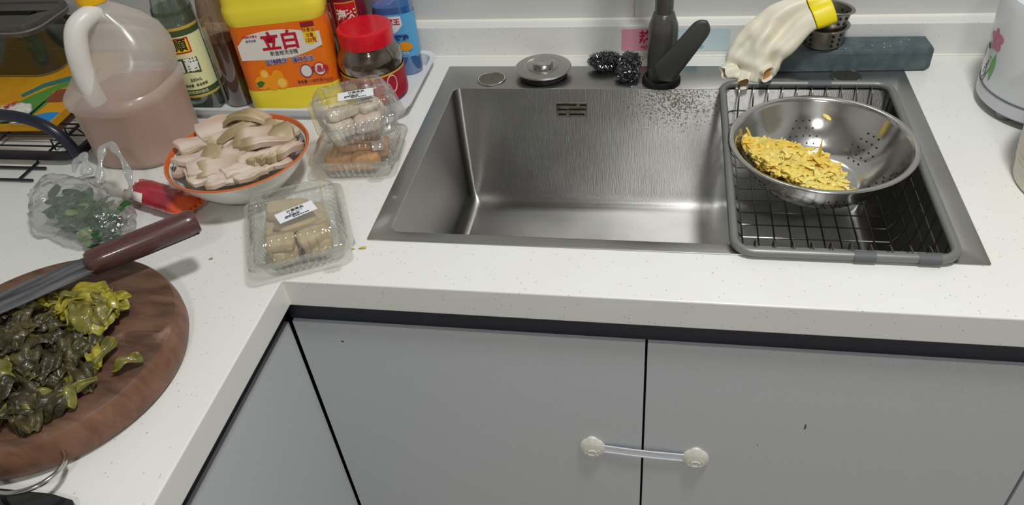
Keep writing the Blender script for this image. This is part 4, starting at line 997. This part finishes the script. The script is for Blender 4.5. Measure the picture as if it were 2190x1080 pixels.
P_ = [
 # x, y, z, length, width, thickness, rot, material, label, bend
 (-.258, .153, .070, .058, .042, .012, (.22, .08, .7), PORK_B, 'broad pinkish pork slice at the far left rim of the bowl', .002),
 (-.220, .166, .077, .056, .026, .010, (-.2, .05, .15), PORK_C, 'olive-brown arched pork rind at the far rim of the bowl', .014),
 (-.182, .156, .070, .040, .020, .010, (.2, .1, -.5), PORK_C, None, .006),
 (-.156, .138, .071, .036, .030, .012, (.2, .25, -.9), PORK_C, 'brown rind curl at the right rim of the bowl', .010),
 (-.276, .112, .069, .050, .030, .008, (.1, .30, 1.0), PORK_B, 'thin pink fatty slice hanging at the left rim of the bowl', .004),
 (-.264, .082, .066, .046, .032, .009, (0, .28, 1.3), PORK_B, None, .003),
 (-.240, .128, .066, .046, .026, .010, (.1, 0, .9), PORK_A, None, .005),
 (-.222, .140, .074, .060, .014, .010, (.2, -.1, .95), PORK_C, 'long olive strip of rind lying across the heap', .006),
 (-.190, .125, .074, .052, .030, .012, (.15, 0, .42), PORK_A, 'thick pale pork slice on top of the heap', .005),
 (-.172, .115, .073, .058, .016, .012, (.1, .1, .46), PORK_A, None, .004),
 (-.244, .094, .066, .024, .028, .014, (.1, 0, .1), PORK_C, 'stubby olive cube of rind left of the heap middle', .002),
 (-.212, .088, .067, .040, .022, .010, (.1, 0, .1), PORK_A, 'knobbly pale slice in the middle of the heap', .003),
 (-.195, .098, .062, .040, .022, .010, (-.1, .1, .5), PORK_B, None, .003),
 (-.160, .082, .072, .044, .011, .012, (.1, .15, 1.15), PORK_A, 'first of four thin slices fanned at the right of the bowl', .002),
 (-.149, .088, .072, .046, .010, .012, (.1, .15, 1.18), PORK_A, 'second of four thin slices fanned at the right of the bowl', .002),
 (-.139, .094, .071, .046, .010, .012, (.1, .15, 1.20), PORK_A, 'third of four thin slices fanned at the right of the bowl', .002),
 (-.131, .102, .070, .042, .010, .012, (.1, .2, 1.22), PORK_A, 'fourth of four thin slices fanned at the right of the bowl', .002),
 (-.246, .062, .068, .048, .028, .010, (.1, .1, 2.0), PORK_B, 'flat pink slice sloping to the near left rim of the bowl', .003),
 (-.214, .054, .071, .050, .026, .008, (.2, 0, .35), PORK_A, 'ragged pale slice near the front rim of the bowl', .003),
 (-.184, .052, .070, .036, .020, .009, (.1, .1, .8), PORK_B, None, .002),
 (-.174, .070, .071, .030, .016, .010, (.1, .2, .2), PORK_A, None, .003),
 (-.226, .040, .066, .030, .016, .007, (.2, .1, .1), PORK_B, None, .002),
 (-.202, .036, .066, .034, .018, .008, (.3, 0, .2), PORK_B, None, .002),
 (-.228, .112, .060, .05, .03, .01, (0, .1, .4), PORK_B, None, .002),
 (-.185, .085, .060, .05, .03, .01, (0, .1, 1.4), PORK_A, None, .002),
 (-.250, .110, .060, .045, .03, .01, (0, .1, 2.2), PORK_A, None, .002),
 (-.205, .070, .056, .05, .03, .01, (0, .1, 1.0), PORK_B, None, .002),
 (-.170, .110, .060, .05, .03, .01, (0, -.1, .0), PORK_B, None, .002),
 (-.200, .140, .058, .05, .03, .01, (.2, 0, .0), PORK_B, None, .002),
 (-.235, .085, .060, .045, .035, .010, (.05, 0, .3), PORK_B, None, .002),
 (-.165, .085, .060, .045, .030, .010, (0, .05, 2.0), PORK_A, None, .002),
 (-.150, .120, .062, .040, .032, .010, (.05, 0, 1.2), PORK_B, None, .002),
 (-.215, .150, .062, .045, .035, .010, (.1, 0, 2.6), PORK_A, None, .002),
 (-.190, .060, .058, .05, .03, .010, (0, 0, .2), PORK_A, None, .002),
 (-.255, .130, .062, .04, .03, .010, (0, .1, 1.6), PORK_B, None, .002),
]
for k in range(11):          # slices lying against the wall of the bowl all round
    a = 2*PI*k/11+.25
    P_.append((BX+.066*math.cos(a), BY+.066*math.sin(a), .0625+.003*(k % 2), .040, .028, .009, (.10*math.sin(k*2.1), .06, a+PI/2+.5*math.sin(k*1.7)), (PORK_A, PORK_B)[k % 2], 'pale pork slice tucked against the wall of the china bowl', .002))
for i, p in enumerate(P_): pork(*p[:7], p[7], p[8], p[9], seed=i+1)

def clam_ring(w, d, r, z, rib=0, nrib=3.2e2, n=36):
    """Rounded rectangle sampled evenly, with corrugated sides."""
    pts = []; sides = (((w/2, -d/2+r), (w/2, d/2-r), 0), ((w/2-r, d/2), (-w/2+r, d/2), PI/2), ((-w/2, d/2-r), (-w/2, -d/2+r), PI), ((-w/2+r, -d/2), (w/2-r, -d/2), 1.5*PI))
    for (a, b, ang) in sides:
        nx, ny = math.cos(ang), math.sin(ang)
        for i in range(n+1):
            u = i/n; off = rib*math.cos(2*PI*n/4*u)
            fade = min(1, 6*min(u, 1-u))
            pts.append((a[0]+(b[0]-a[0])*u+nx*off*fade, a[1]+(b[1]-a[1])*u+ny*off*fade, z))
        c = (b[0]-nx*r, b[1]-ny*r)
        for k in range(1, 5):
            q = ang+PI/2*k/5; pts.append((c[0]+r*math.cos(q), c[1]+r*math.sin(q), z))
    return pts
def clamshell(label, x, y, z, rot, w, d, tag_rot, tilt=(0, 0), seed=0, tray_h=.032, lid_h=.024):
    t = thing('clamshell_box', label, 'food box', (x, y, z), rot=(tilt[0], tilt[1], rot))
    pl = film('clam_plastic', (250, 251, 250), .10, .09, .065, (238, 238, 232), edge=.6)
    R = lambda k, z_, rib=0, r=.014: clam_ring(w*k, d*k, r*k, z_, rib)
    bm = B(); loft(bm, [R(.70, .0004, .0016), R(.72, .0012, .0020), R(.80, tray_h*.6, .0020), R(.86, tray_h-.002, .0016), R(.88, tray_h, 0), R(.985, tray_h, 0), R(1.0, tray_h-.003, 0)], True); obj('tray', bm, pl, t, angle=60)
    bm = B(); z0 = tray_h+.0012
    loft(bm, [R(1.005, z0-.004), R(.99, z0), R(.90, z0), R(.88, z0+.002, .0010), R(.84, z0+lid_h*.55, .0020), R(.76, z0+lid_h-.003, .0022), R(.72, z0+lid_h, .0010), R(.60, z0+lid_h, 0), R(.575, z0+lid_h-.003, 0), R(.40, z0+lid_h-.003, 0)], False, True); obj('lid', bm, pl, t, angle=60)
    bm = B(); loft(bm, [rrect(.022, .012, .005, z0-.0015, 5, w*.30, -d*.5-.003), rrect(.022, .012, .005, z0, 5, w*.30, -d*.5-.003)], True, True); obj('tab', bm, pl, t)
    wh = mat('tag_white', (232, 234, 238), .45); dk = mat('tag_print', (60, 62, 70), .5)
    zl = z0+lid_h-.0024
    tg = obj('price_tag', box(B(), -.025, .025, -.0115, .0115, 0, .0003), wh, t, (w*.03, -d*.04, zl), rot=(0, 0, tag_rot), smooth=False)
    rr_ = random.Random(seed)
    lettering('计量商品', .0058, dk, tg, (.001, .0062, .0005), bold=.02)
    lettering('8.56  0.214', .0040, dk, tg, (0, .0010, .0005)); lettering('卤味拼盘', .0052, dk, tg, (-.006, -.0042, .0005), bold=.04); lettering('保质期 当日食用', .0030, dk, tg, (.004, -.0086, .0005))
    return t
def chunk(x, y, z, sx, sy, sz, rz, m, label, group, seed, name='tofu_piece', cat='food'):
    bm = B(); bmesh.ops.create_cube(bm, size=1); bmesh.ops.subdivide_edges(bm, edges=bm.edges, cuts=3, use_grid_fill=True)
    r = random.Random(seed)
    for v in bm.verts:
        c = v.co.copy(); l = c.length; q = c.lerp(c.normalized()*.60, .28)
        f = 1+.16*noise.noise(c*3+Vector((seed*3.1, 0, 0))); v.co = (q.x*sx*f, q.y*sy*f, q.z*sz*f)
    o = obj(name, bm, m, None, (x, y, z), rot=(r.uniform(-.12, .12), r.uniform(-.12, .12), rz), subsurf=1, angle=80); tag(o, label, cat, group)
BEIGE = mat('tofu_beige', (206, 188, 152), .45, col2=(188, 166, 128), noise_scale=70, sss=.15); FRY = mat('tofu_orange', (222, 168, 112), .45, col2=(212, 150, 84), noise_scale=80, sss=.15); PALE = mat('meat_white', (226, 218, 204), .4, col2=(206, 186, 160), noise_scale=60, sss=.15); PINKM = mat('meat_pinkish', (218, 190, 172), .4, col2=(226, 208, 196), noise_scale=60, sss=.15)
def fill(cx_, cy_, z, rot, specs, label, group, seed):
    c, s = math.cos(rot), math.sin(rot)
    for i, (lx, ly, lz, sx, sy, sz, rz, m) in enumerate(specs):
        chunk(cx_+lx*c-ly*s, cy_+lx*s+ly*c, z+lz, sx, sy, sz, rot+rz, m, label, group, seed+i)
# nearest box, on the inner corner of the worktop
A1 = math.radians(26)
clamshell('clear ribbed clamshell food box nearest the worktop corner', -.084, -.012, .0005, A1, .134, .152, .28, seed=1)
fill(-.084, -.012, .0012, A1, [(-.022, -.026, .018, .036, .044, .026, .1, BEIGE), (.021, -.028, .018, .036, .042, .026, -.1, BEIGE), (-.022, .022, .017, .038, .040, .024, 0, BEIGE), (.020, .024, .017, .036, .044, .024, .15, BEIGE), (0, -.002, .036, .052, .034, .016, .3, BEIGE), (-.008, .032, .036, .056, .030, .016, -.1, BEIGE), (.018, -.038, .036, .040, .026, .015, .3, BEIGE), (-.022, -.036, .036, .036, .026, .015, -.2, BEIGE)],
     'beige braised bean-curd piece inside the nearest clear box', 'bean curd in the nearest box', 20)
A2 = math.radians(6)
clamshell('lower clear clamshell food box of the two stacked beside the sink', -.062, .179, .0005, A2, .132, .108, .1, seed=2)
fill(-.062, .179, .0012, A2, [(-.028, -.018, .017, .040, .028, .024, .1, FRY), (.012, -.020, .017, .040, .026, .024, -.1, FRY), (-.026, .016, .017, .036, .030, .024, 0, FRY), (.018, .014, .017, .044, .030, .024, .2, FRY), (-.004, -.004, .035, .048, .026, .014, .15, FRY), (.030, -.004, .036, .018, .034, .013, .2, PALE)],
     'orange-tan fried piece inside the lower stacked box', 'fried pieces in the lower box', 40)
A3 = math.radians(31)
clamshell('upper clear clamshell food box set askew on the stack', -.054, .180, .0605, A3, .126, .108, -.18, seed=3)
fill(-.054, .180, .0612, A3, [(-.028, -.014, .017, .036, .036, .024, .1, PALE), (.010, -.018, .017, .038, .030, .024, -.1, PINKM), (-.024, .016, .017, .036, .030, .022, 0, PINKM), (.022, .014, .017, .036, .034, .024, .2, PINKM), (-.020, -.012, .036, .046, .018, .013, .25, PALE), (.016, -.002, .035, .030, .040, .013, .2, PALE)],
     'whitish chicken piece inside the upper stacked box', 'chicken pieces in the upper box', 60)

# plastic bag of greens and the red packet
def bag():
    ax = math.radians(-24); cx_, cy_ = -.416, .010
    t = thing('plastic_bag', 'crumpled clear plastic bag of green leaves beside the chopping board', 'bag', (cx_, cy_, .0006), ax)
    fl = film('bag_film', (250, 251, 250), .13, .10, .08, (240, 242, 240), edge=.45, bump=1.0, bump_scale=70)
    bm = B(); bmesh.ops.create_icosphere(bm, subdivisions=5, radius=1)
    for v in bm.verts:
        c = v.co.copy(); n1 = noise.noise(c*2.2+Vector((3, 1, 0))); n2 = abs(noise.noise(c*6.0))
        n3 = abs(noise.noise(Vector((c.x*4+c.y*9, c.z*9, c.y*3))))
        f = 1+.10*n1-.11*n2-.07*n3
        z = c.z*.032+.025
        if c.z < -.2: f *= 1.06
        v.co = (c.x*.104*f*(1.05 if c.x < 0 else .95), c.y*.050*f*(1+.18*(c.x < -.2)), max(.0003+.0006*n2, z*f+.012*max(0, -c.x)*max(0, c.z)))
    obj('bag_body', bm, fl, t, angle=180)
    # tied handles: a long loop and a small flap of gathered film
    hd = film('bag_handle', (246, 248, 247), .16, .14, .38, (224, 226, 224), edge=.55, bump=1.0, bump_scale=60)
    bm = B(); path = smoothpath([(-.004, .040, .044), (-.014, .056, .062), (-.022, .072, .076), (-.012, .080, .082), (.012, .076, .074), (.034, .066, .054), (.052, .050, .042), (.036, .046, .034), (.018, .042, .036), (.002, .040, .040)], 6)
    tube(bm, path, [.0055+.002*math.sin(i*.7) for i in range(len(path))], 10, flat=.55); obj('handle_loop', bm, hd, t)
    bm = B(); path = smoothpath([(-.030, .040, .050), (-.044, .052, .066), (-.062, .050, .062), (-.060, .036, .048)], 6); tube(bm, path, [.007+.003*math.sin(i) for i in range(len(path))], 10, flat=.5); obj('handle_loop', bm, hd, t)
    r = random.Random(9); G1 = mat('leaf_dark', (22, 64, 28), .45, col2=(42, 94, 44), noise_scale=50); G2 = mat('leaf_pale', (128, 150, 76), .45, col2=(96, 130, 70), noise_scale=50)
    for k in range(56):
        lx, ly = r.uniform(-.050, .074), r.uniform(-.030, .028)
        pale = (k % 8 == 0); l, w_ = r.uniform(.028, .05), r.uniform(.010, .020)
        bm = B(); sheet(bm, l, w_, .0012, r.uniform(-.002, .004), r.uniform(-.004, .004), .0008, k, 8, 3, .8)
        X = cx_+lx*math.cos(ax)-ly*math.sin(ax); Y = cy_+lx*math.sin(ax)+ly*math.cos(ax)
        zz = r.uniform(.010, .036)*(1-.5*(abs(ly)/.03)**2)
        o = obj('green_leaf', bm, G2 if pale else G1, None, (X, Y, zz+.004), rot=(r.uniform(-.4, .4), r.uniform(-.25, .25), r.uniform(0, 6.28)), angle=80)
        tag(o, 'pale yellow-green leaf among the dark ones in the plastic bag' if pale else 'dark green leaf packed in the clear plastic bag', 'leaf', 'leaves inside the plastic bag')
bag()
def red_packet():
    ax = math.radians(-20); t = thing('snack_packet', 'shiny red and orange pillow packet between the bag and the bowl', 'packet', (-.322, .056, .0006), ax)
    def red_mat():
        m = banded('packet_print', 0, [(-.075, (214, 86, 24)), (-.058, (222, 96, 30)), (-.050, (150, 24, 34)), (-.01, (176, 24, 50)), (.030, (150, 28, 50)), (.046, (220, 80, 40)), (.075, (226, 96, 40))], rough=.18, wob=.16, scale=70, coat=.8, sss=0)
        return m
    bm = B(); n = 20; rings = []; K = 22
    for i in range(K+1):
        u = i/K*2-1; wd = .022*(1-.18*abs(u)**6)+(.004 if abs(u) > .88 else 0); ht = .015*(max(0, 1-abs(u)**3))**.6+.0008
        rg = []
        for k in range(n):
            q = 2*PI*k/n; c = Vector((u*.062, wd*math.cos(q), .016+ht*math.sin(q)*(1 if math.sin(q) > 0 else .9)))
            f = .0016*noise.noise(c*90)+(.0012*math.sin(q*9) if abs(u) > .85 else 0)
            rg.append((c.x+f, c.y+f, max(.0003, c.z+f)))
        rings.append(rg)
    loft(bm, rings, True, True); obj('wrapper', bm, red_mat(), t, angle=70)
    bm = B(); loft(bm, [[(-.044, -.0195, .0120), (-.044, -.0222, .018), (-.044, -.0160, .0275)], [(-.016, -.0195, .0120), (-.016, -.0228, .018), (-.016, -.0160, .0290)]], closed=False); obj('white_panel', bm, mat('label_white'), t, solid=.0004)
    for sx in (-1, 1):
        bm = B(); rings = []
        for i in range(5):
            x = sx*(.060+.008*i/4); rings.append([(x, y*.0235, .016+.0022*math.sin(y*16+i*.5)+.0006*s) for s in (-1, 1) for y in ([-1+.125*j for j in range(17)] if s < 0 else [1-.125*j for j in range(17)])])
        loft(bm, rings, True, True); obj('crimped_end', bm, mat('packet_orange', (226, 92, 26), .22, coat=.7), t)
red_packet()

# chopping board with chopped pickled greens and knife
KX, KY, KR = -.290, -.253, .146
def board():
    t = thing('chopping_board', 'thick round wooden chopping board with a steel ring handle', 'chopping board', (KX, KY, .0005))
    def wood(name, c1, c2, c3):
        m = mat(name, c1, .5); nt = m.node_tree; N = nt.nodes.new; L = nt.links.new; b = nt.nodes['Principled BSDF']
        tc = N('ShaderNodeTexCoord'); mp = N('ShaderNodeMapping'); mp.inputs['Scale'].default_value = (6, 26, 10); mp.inputs['Rotation'].default_value = (0, 0, .5); L(tc.outputs['Object'], mp.inputs[0])
        n1 = N('ShaderNodeTexNoise'); n1.inputs['Scale'].default_value = 3; n1.inputs['Detail'].default_value = 8; n1.inputs['Distortion'].default_value = .6; L(mp.outputs[0], n1.inputs['Vector'])
        cr = N('ShaderNodeValToRGB'); cr.color_ramp.elements[0].position = .34; cr.color_ramp.elements[1].position = .68; cr.color_ramp.elements[0].color = srgb(*c1); cr.color_ramp.elements[1].color = srgb(*c2); L(n1.outputs['Fac'], cr.inputs['Fac'])
        n2 = N('ShaderNodeTexNoise'); n2.inputs['Scale'].default_value = 24; n2.inputs['Detail'].default_value = 7; L(tc.outputs['Object'], n2.inputs['Vector'])
        c2_ = N('ShaderNodeMapRange'); c2_.inputs[1].default_value = .60; c2_.inputs[2].default_value = .74; c2_.inputs[4].default_value = .55; L(n2.outputs['Fac'], c2_.inputs[0])
        mx = N('ShaderNodeMix'); mx.data_type = 'RGBA'; L(c2_.outputs[0], mx.inputs[0]); L(cr.outputs['Color'], mx.inputs[6]); mx.inputs[7].default_value = srgb(*c3); L(mx.outputs[2], b.inputs['Base Color'])
        bp = N('ShaderNodeBump'); bp.inputs['Strength'].default_value = .35; bp.inputs['Distance'].default_value = .001; L(n1.outputs['Fac'], bp.inputs['Height']); L(bp.outputs['Normal'], b.inputs['Normal'])
        return m
    bm = B(); lathe(bm, [(KR+.0005, .0438), (KR-.002, .0452), (KR-.012, .0446), (.06, .0440), (.001, .0440)], 80); obj('top_face', bm, wood('board_top', (80, 56, 45), (116, 86, 67), (166, 138, 118)), t)
    bm = B(); lathe(bm, [(.10, 0), (KR-.006, 0), (KR+.001, .003), (KR+.006, .014), (KR+.006, .026), (KR+.0025, .040), (KR+.0005, .0438)], 80, True); obj('side', bm, wood('board_side', (104, 70, 52), (132, 94, 72), (150, 112, 88)), t)
    bm = B(); a0 = math.radians(-52); c = Vector((.155*math.cos(a0)+.004, .155*math.sin(a0)-.006, .020))
    pts = []
    for k in range(13):
        q = math.radians(38)-k/12*math.radians(196)
        pts.append((.092+.036*math.cos(q)-.018, -.132+.030*math.sin(q)-.006, .022+.006*math.sin(k/12*PI)))
    pts = [(.088, -.108, .024)]+pts
    bm = B(); tube(bm, smoothpath(pts, 3), .0026, 10); obj('ring_handle', bm, STEEL, t)
    # pale scrape marks worn into the face
    r = random.Random(6)
    for (x, y, l, w_, a) in ((.077, -.060, .030, .006, .65), (.058, -.064, .022, .007, .75), (.116, -.018, .008, .004, .9), (.054, .052, .014, .008, .3), (.088, -.044, .006, .002, .6)):
        bm = B(); vs = []
        for k in range(18):
            q = 2*PI*k/18; f = 1+.35*noise.noise(Vector((math.cos(q)*2, math.sin(q)*2, x*90))); vs.append(bm.verts.new((l*.5*math.cos(q)*f, w_*.5*math.sin(q)*f, 0)))
        bm.faces.new(vs); s = obj('scrape_mark', bm, mat('scrape', (186, 168, 140), .7, col2=(140, 106, 84), noise_scale=200), t, (x, y, .0449), rot=(0, 0, a), smooth=False)
board()
BZ = .0455
Y1 = mat('mustard_yellow', (172, 158, 48), .36, col2=(136, 128, 38), noise_scale=90, bump=.7, bump_scale=140, coat=.25, sss=.2); Y2 = mat('mustard_olive', (126, 118, 46), .36, col2=(92, 90, 36), noise_scale=90, bump=.7, bump_scale=140, coat=.25, sss=.15); D1 = mat('mustard_dark', (56, 50, 28), .4, col2=(86, 76, 40), noise_scale=110, bump=.9, bump_scale=170, coat=.15); D2 = mat('mustard_black', (42, 38, 24), .36, col2=(66, 58, 32), noise_scale=110, bump=.9, bump_scale=170, coat=.2)
def greens():
    r = random.Random(21); g1, g2 = 'yellow chopped mustard stems on the board', 'dark chopped mustard leaves on the board'
    named = [(-.226, -.206, .012, .044, .030, Y1, .5, 'bright yellow chunk of pickled stem at the far end of the heap', 'y'),
             (-.218, -.232, .012, .036, .032, Y1, -1.1, 'ribbed yellow-green stem piece at the right of the heap', 'y'),
             (-.244, -.224, .014, .034, .036, Y1, -1.2, 'wide ridged yellow-green stem piece beside the ribbed one', 'y'),
             (-.206, -.266, .008, .050, .016, Y1, -.9, 'curved yellow-green stem tail pointing off the heap', 'y'),
             (-.163, -.277, .005, .032, .016, Y2, .65, 'small olive scrap lying apart on the bare wood', 'y'),
             (-.262, -.190, .018, .050, .022, Y1, .3, 'pale yellow frilly piece under the knife handle', 'y'),
             (-.196, -.322, .006, .052, .008, Y2, .85, 'thin curling olive strand at the near side of the heap', 'y')]
    for i, (x, y, z, l, w_, m, a, lab, _) in enumerate(named):
        bm = B(); sheet(bm, l, w_, .0032, .005, .002, .0026, 40+i, 14, 8, .35, .003)
        o = obj('pickled_vegetable', bm, m, None, (x, y, BZ+z), rot=(r.uniform(-.2, .2), r.uniform(-.2, .2), a), subsurf=1, angle=80); tag(o, lab, 'vegetable', g1)
    for i in range(36):
        x = r.uniform(-.330, -.212); y = -.185-(x+.225)*.35-r.uniform(.0, .045)-.012
        bm = B(); sheet(bm, r.uniform(.028, .050), r.uniform(.012, .024), .003, r.uniform(.002, .008), r.uniform(-.004, .004), .0028, 60+i, 12, 6, .4, r.uniform(-.003, .004))
        o = obj('pickled_vegetable', bm, Y1 if i % 2 else Y2, None, (x, y, BZ+(r.uniform(.010, .024) if -(x+.272)*.64+(y+.158)*.76 < -.034 else r.uniform(.006, .011))), rot=(r.uniform(-.5, .5), r.uniform(-.3, .3), r.uniform(0, 6.28)), subsurf=1, angle=80); tag(o, ('bright yellow' if i % 2 else 'dull olive')+' chopped stem '+('under the knife blade' if x < -.28 else 'at the far right of the heap'), 'vegetable', g1)
    for i in range(120):
        while True:
            x, y = r.uniform(-.40, -.196), r.uniform(-.375, -.225)
            if math.hypot(x-KX, y-KY) > .125: continue
            # keep to the near-left part of the board, left of the bare strip
            if (y+.262) > (x+.226)*.9-.0 and x > -.226: continue
            if (x+.20)*.75-(y+.33)*.66 > .012: continue
            break
        d = ((x+.31)/.11)**2+((y+.29)/.08)**2
        h = .024*max(.15, 1-d*.7)
        bm = B(); sheet(bm, r.uniform(.026, .052), r.uniform(.014, .028), .0018, r.uniform(.001, .006), r.uniform(-.005, .005), .0034, 100+i, 14, 8, .5, r.uniform(-.004, .004))
        m = D2 if i % 2 else D1
        if i % 7 == 0: m = Y2
        o = obj('pickled_leaf', bm, m, None, (x, y, BZ+.005+h*r.uniform(.35, 1)), rot=(r.uniform(-.35, .35), r.uniform(-.35, .35), r.uniform(0, 6.28)), subsurf=1, angle=80); 
        zone = 'at the near end of the heap' if y < -.322 else ('at the left end of the heap by the frame edge' if x < -.325 else ('at the right side of the heap beside the bare wood' if x > -.245 else 'in the middle of the heap'))
        tag(o, ('wet dark pickled leaf ' if m is not Y2 else 'olive piece among dark leaves ')+zone, 'vegetable', g2)
greens()
def knife():
    a = Vector((-.272, -.158, .080)); b = Vector((-.174, -.075, .084)); ax = (b-a); rz = math.atan2(ax.y, ax.x); L = ax.length
    t = thing('kitchen_knife', 'kitchen knife with a round brown wooden handle resting on the chopped greens', 'knife', (a.x, a.y, a.z), rot=(0, -math.atan2(ax.z, math.hypot(ax.x, ax.y)), rz))
    hw = mat('handle_brown', (92, 60, 56), .3, col2=(74, 46, 44), noise_scale=60, stretch=(1, 8, 8), coat=.4)
    bm = B(); n = 24; rings = []
    for u, r_ in ((0, .0125), (.004, .0150), (.02, .0155), (L*.5, .0162), (L-.012, .0160), (L-.003, .0150), (L, .0128)):
        rings.append([(u, r_*math.cos(2*PI*k/n), r_*1.0*math.sin(2*PI*k/n)) for k in range(n)])
    loft(bm, rings, True, True); h = obj('handle', bm, hw, t)
    dk = mat('groove_dark', (34, 24, 24), .6)
    bm = B(); tube(bm, [(.002, -.0112, .0108*0-.0105), (L*.5, -.0118, -.0108), (L-.004, -.0115, -.0106)], .0010, 6); obj('split_line', bm, dk, h)
    # blade: broad flat bar with a dull forged surface, tilted towards the viewer
    bl = mat('blade_forged', (128, 130, 130), .5, .3, col2=(62, 63, 64), noise_scale=70, stretch=(.12, 1.6, 1), bump=.35, bump_scale=150, ramp=(.3, .6))
    bm = B(); th = math.radians(2); rings = []
    for u, w_, t_ in ((.006, .028, .0035), (-.004, .033, .0034), (-.03, .036, .0030), (-.12, .037, .0026), (-.19, .035, .0022), (-.205, .026, .0018)):
        up, dn = w_*.5, -w_*.5
        rings.append([(u, dn, -.0004), (u, up, -t_/2), (u, up, t_/2), (u, dn, .0004)])
    loft(bm, rings, True, True); bo = obj('blade', bm, bl, t, (0, 0, -.002), rot=(th, 0, math.radians(3)), smooth=False)
knife()

# hob corner and crumbs
def hob():
    t = thing('gas_hob', 'corner of a black glass hob at the bottom left of the worktop', 'hob', (0, 0, .0005))
    bg = mat('hob_glass', (20, 22, 24), .12, coat=.6)
    bm = B(); out = [(-.70, -.410), (-.185, -.4065), (-.160, -.4105), (-.146, -.424), (-.146, -.95), (-.70, -.95)]
    loft(bm, [[(x, y, 0) for x, y in out], [(x, y, .010) for x, y in out]], True, True); obj('glass_plate', bm, bg, t, bevel=.0012, smooth=False)
    for i, (x, y) in enumerate(((-.50, -.62), (-.33, -.74))):
        bm = B(); lathe(bm, [(.05, .0102), (.05, .014), (.03, .018), (.001, .019)], 40); obj('burner', bm, BLACKM, t, (x, y, 0))
hob()
for (x, y, s, m, lab) in ((-.198, -.052, .0022, mat('crumb_brown', (150, 120, 84), .6), 'tiny brown crumb on the worktop right of the knife shadow'), (-.0, -.017, .0042, mat('crumb_yellow', (206, 170, 60), .5), 'little yellow vegetable scrap on the worktop left of the sink corner'), (-.012, -.020, .0020, mat('crumb_yellow'), 'speck of yellow vegetable next to the larger scrap')):
    bm = B(); sheet(bm, s*2.4, s, .0007, .0008, .0006, .0003, int(s*1e5), 6, 3, .5); o = obj('crumb', bm, m, None, (x, y, .0009), rot=(0, 0, .3)); tag(o, lab, 'crumb')
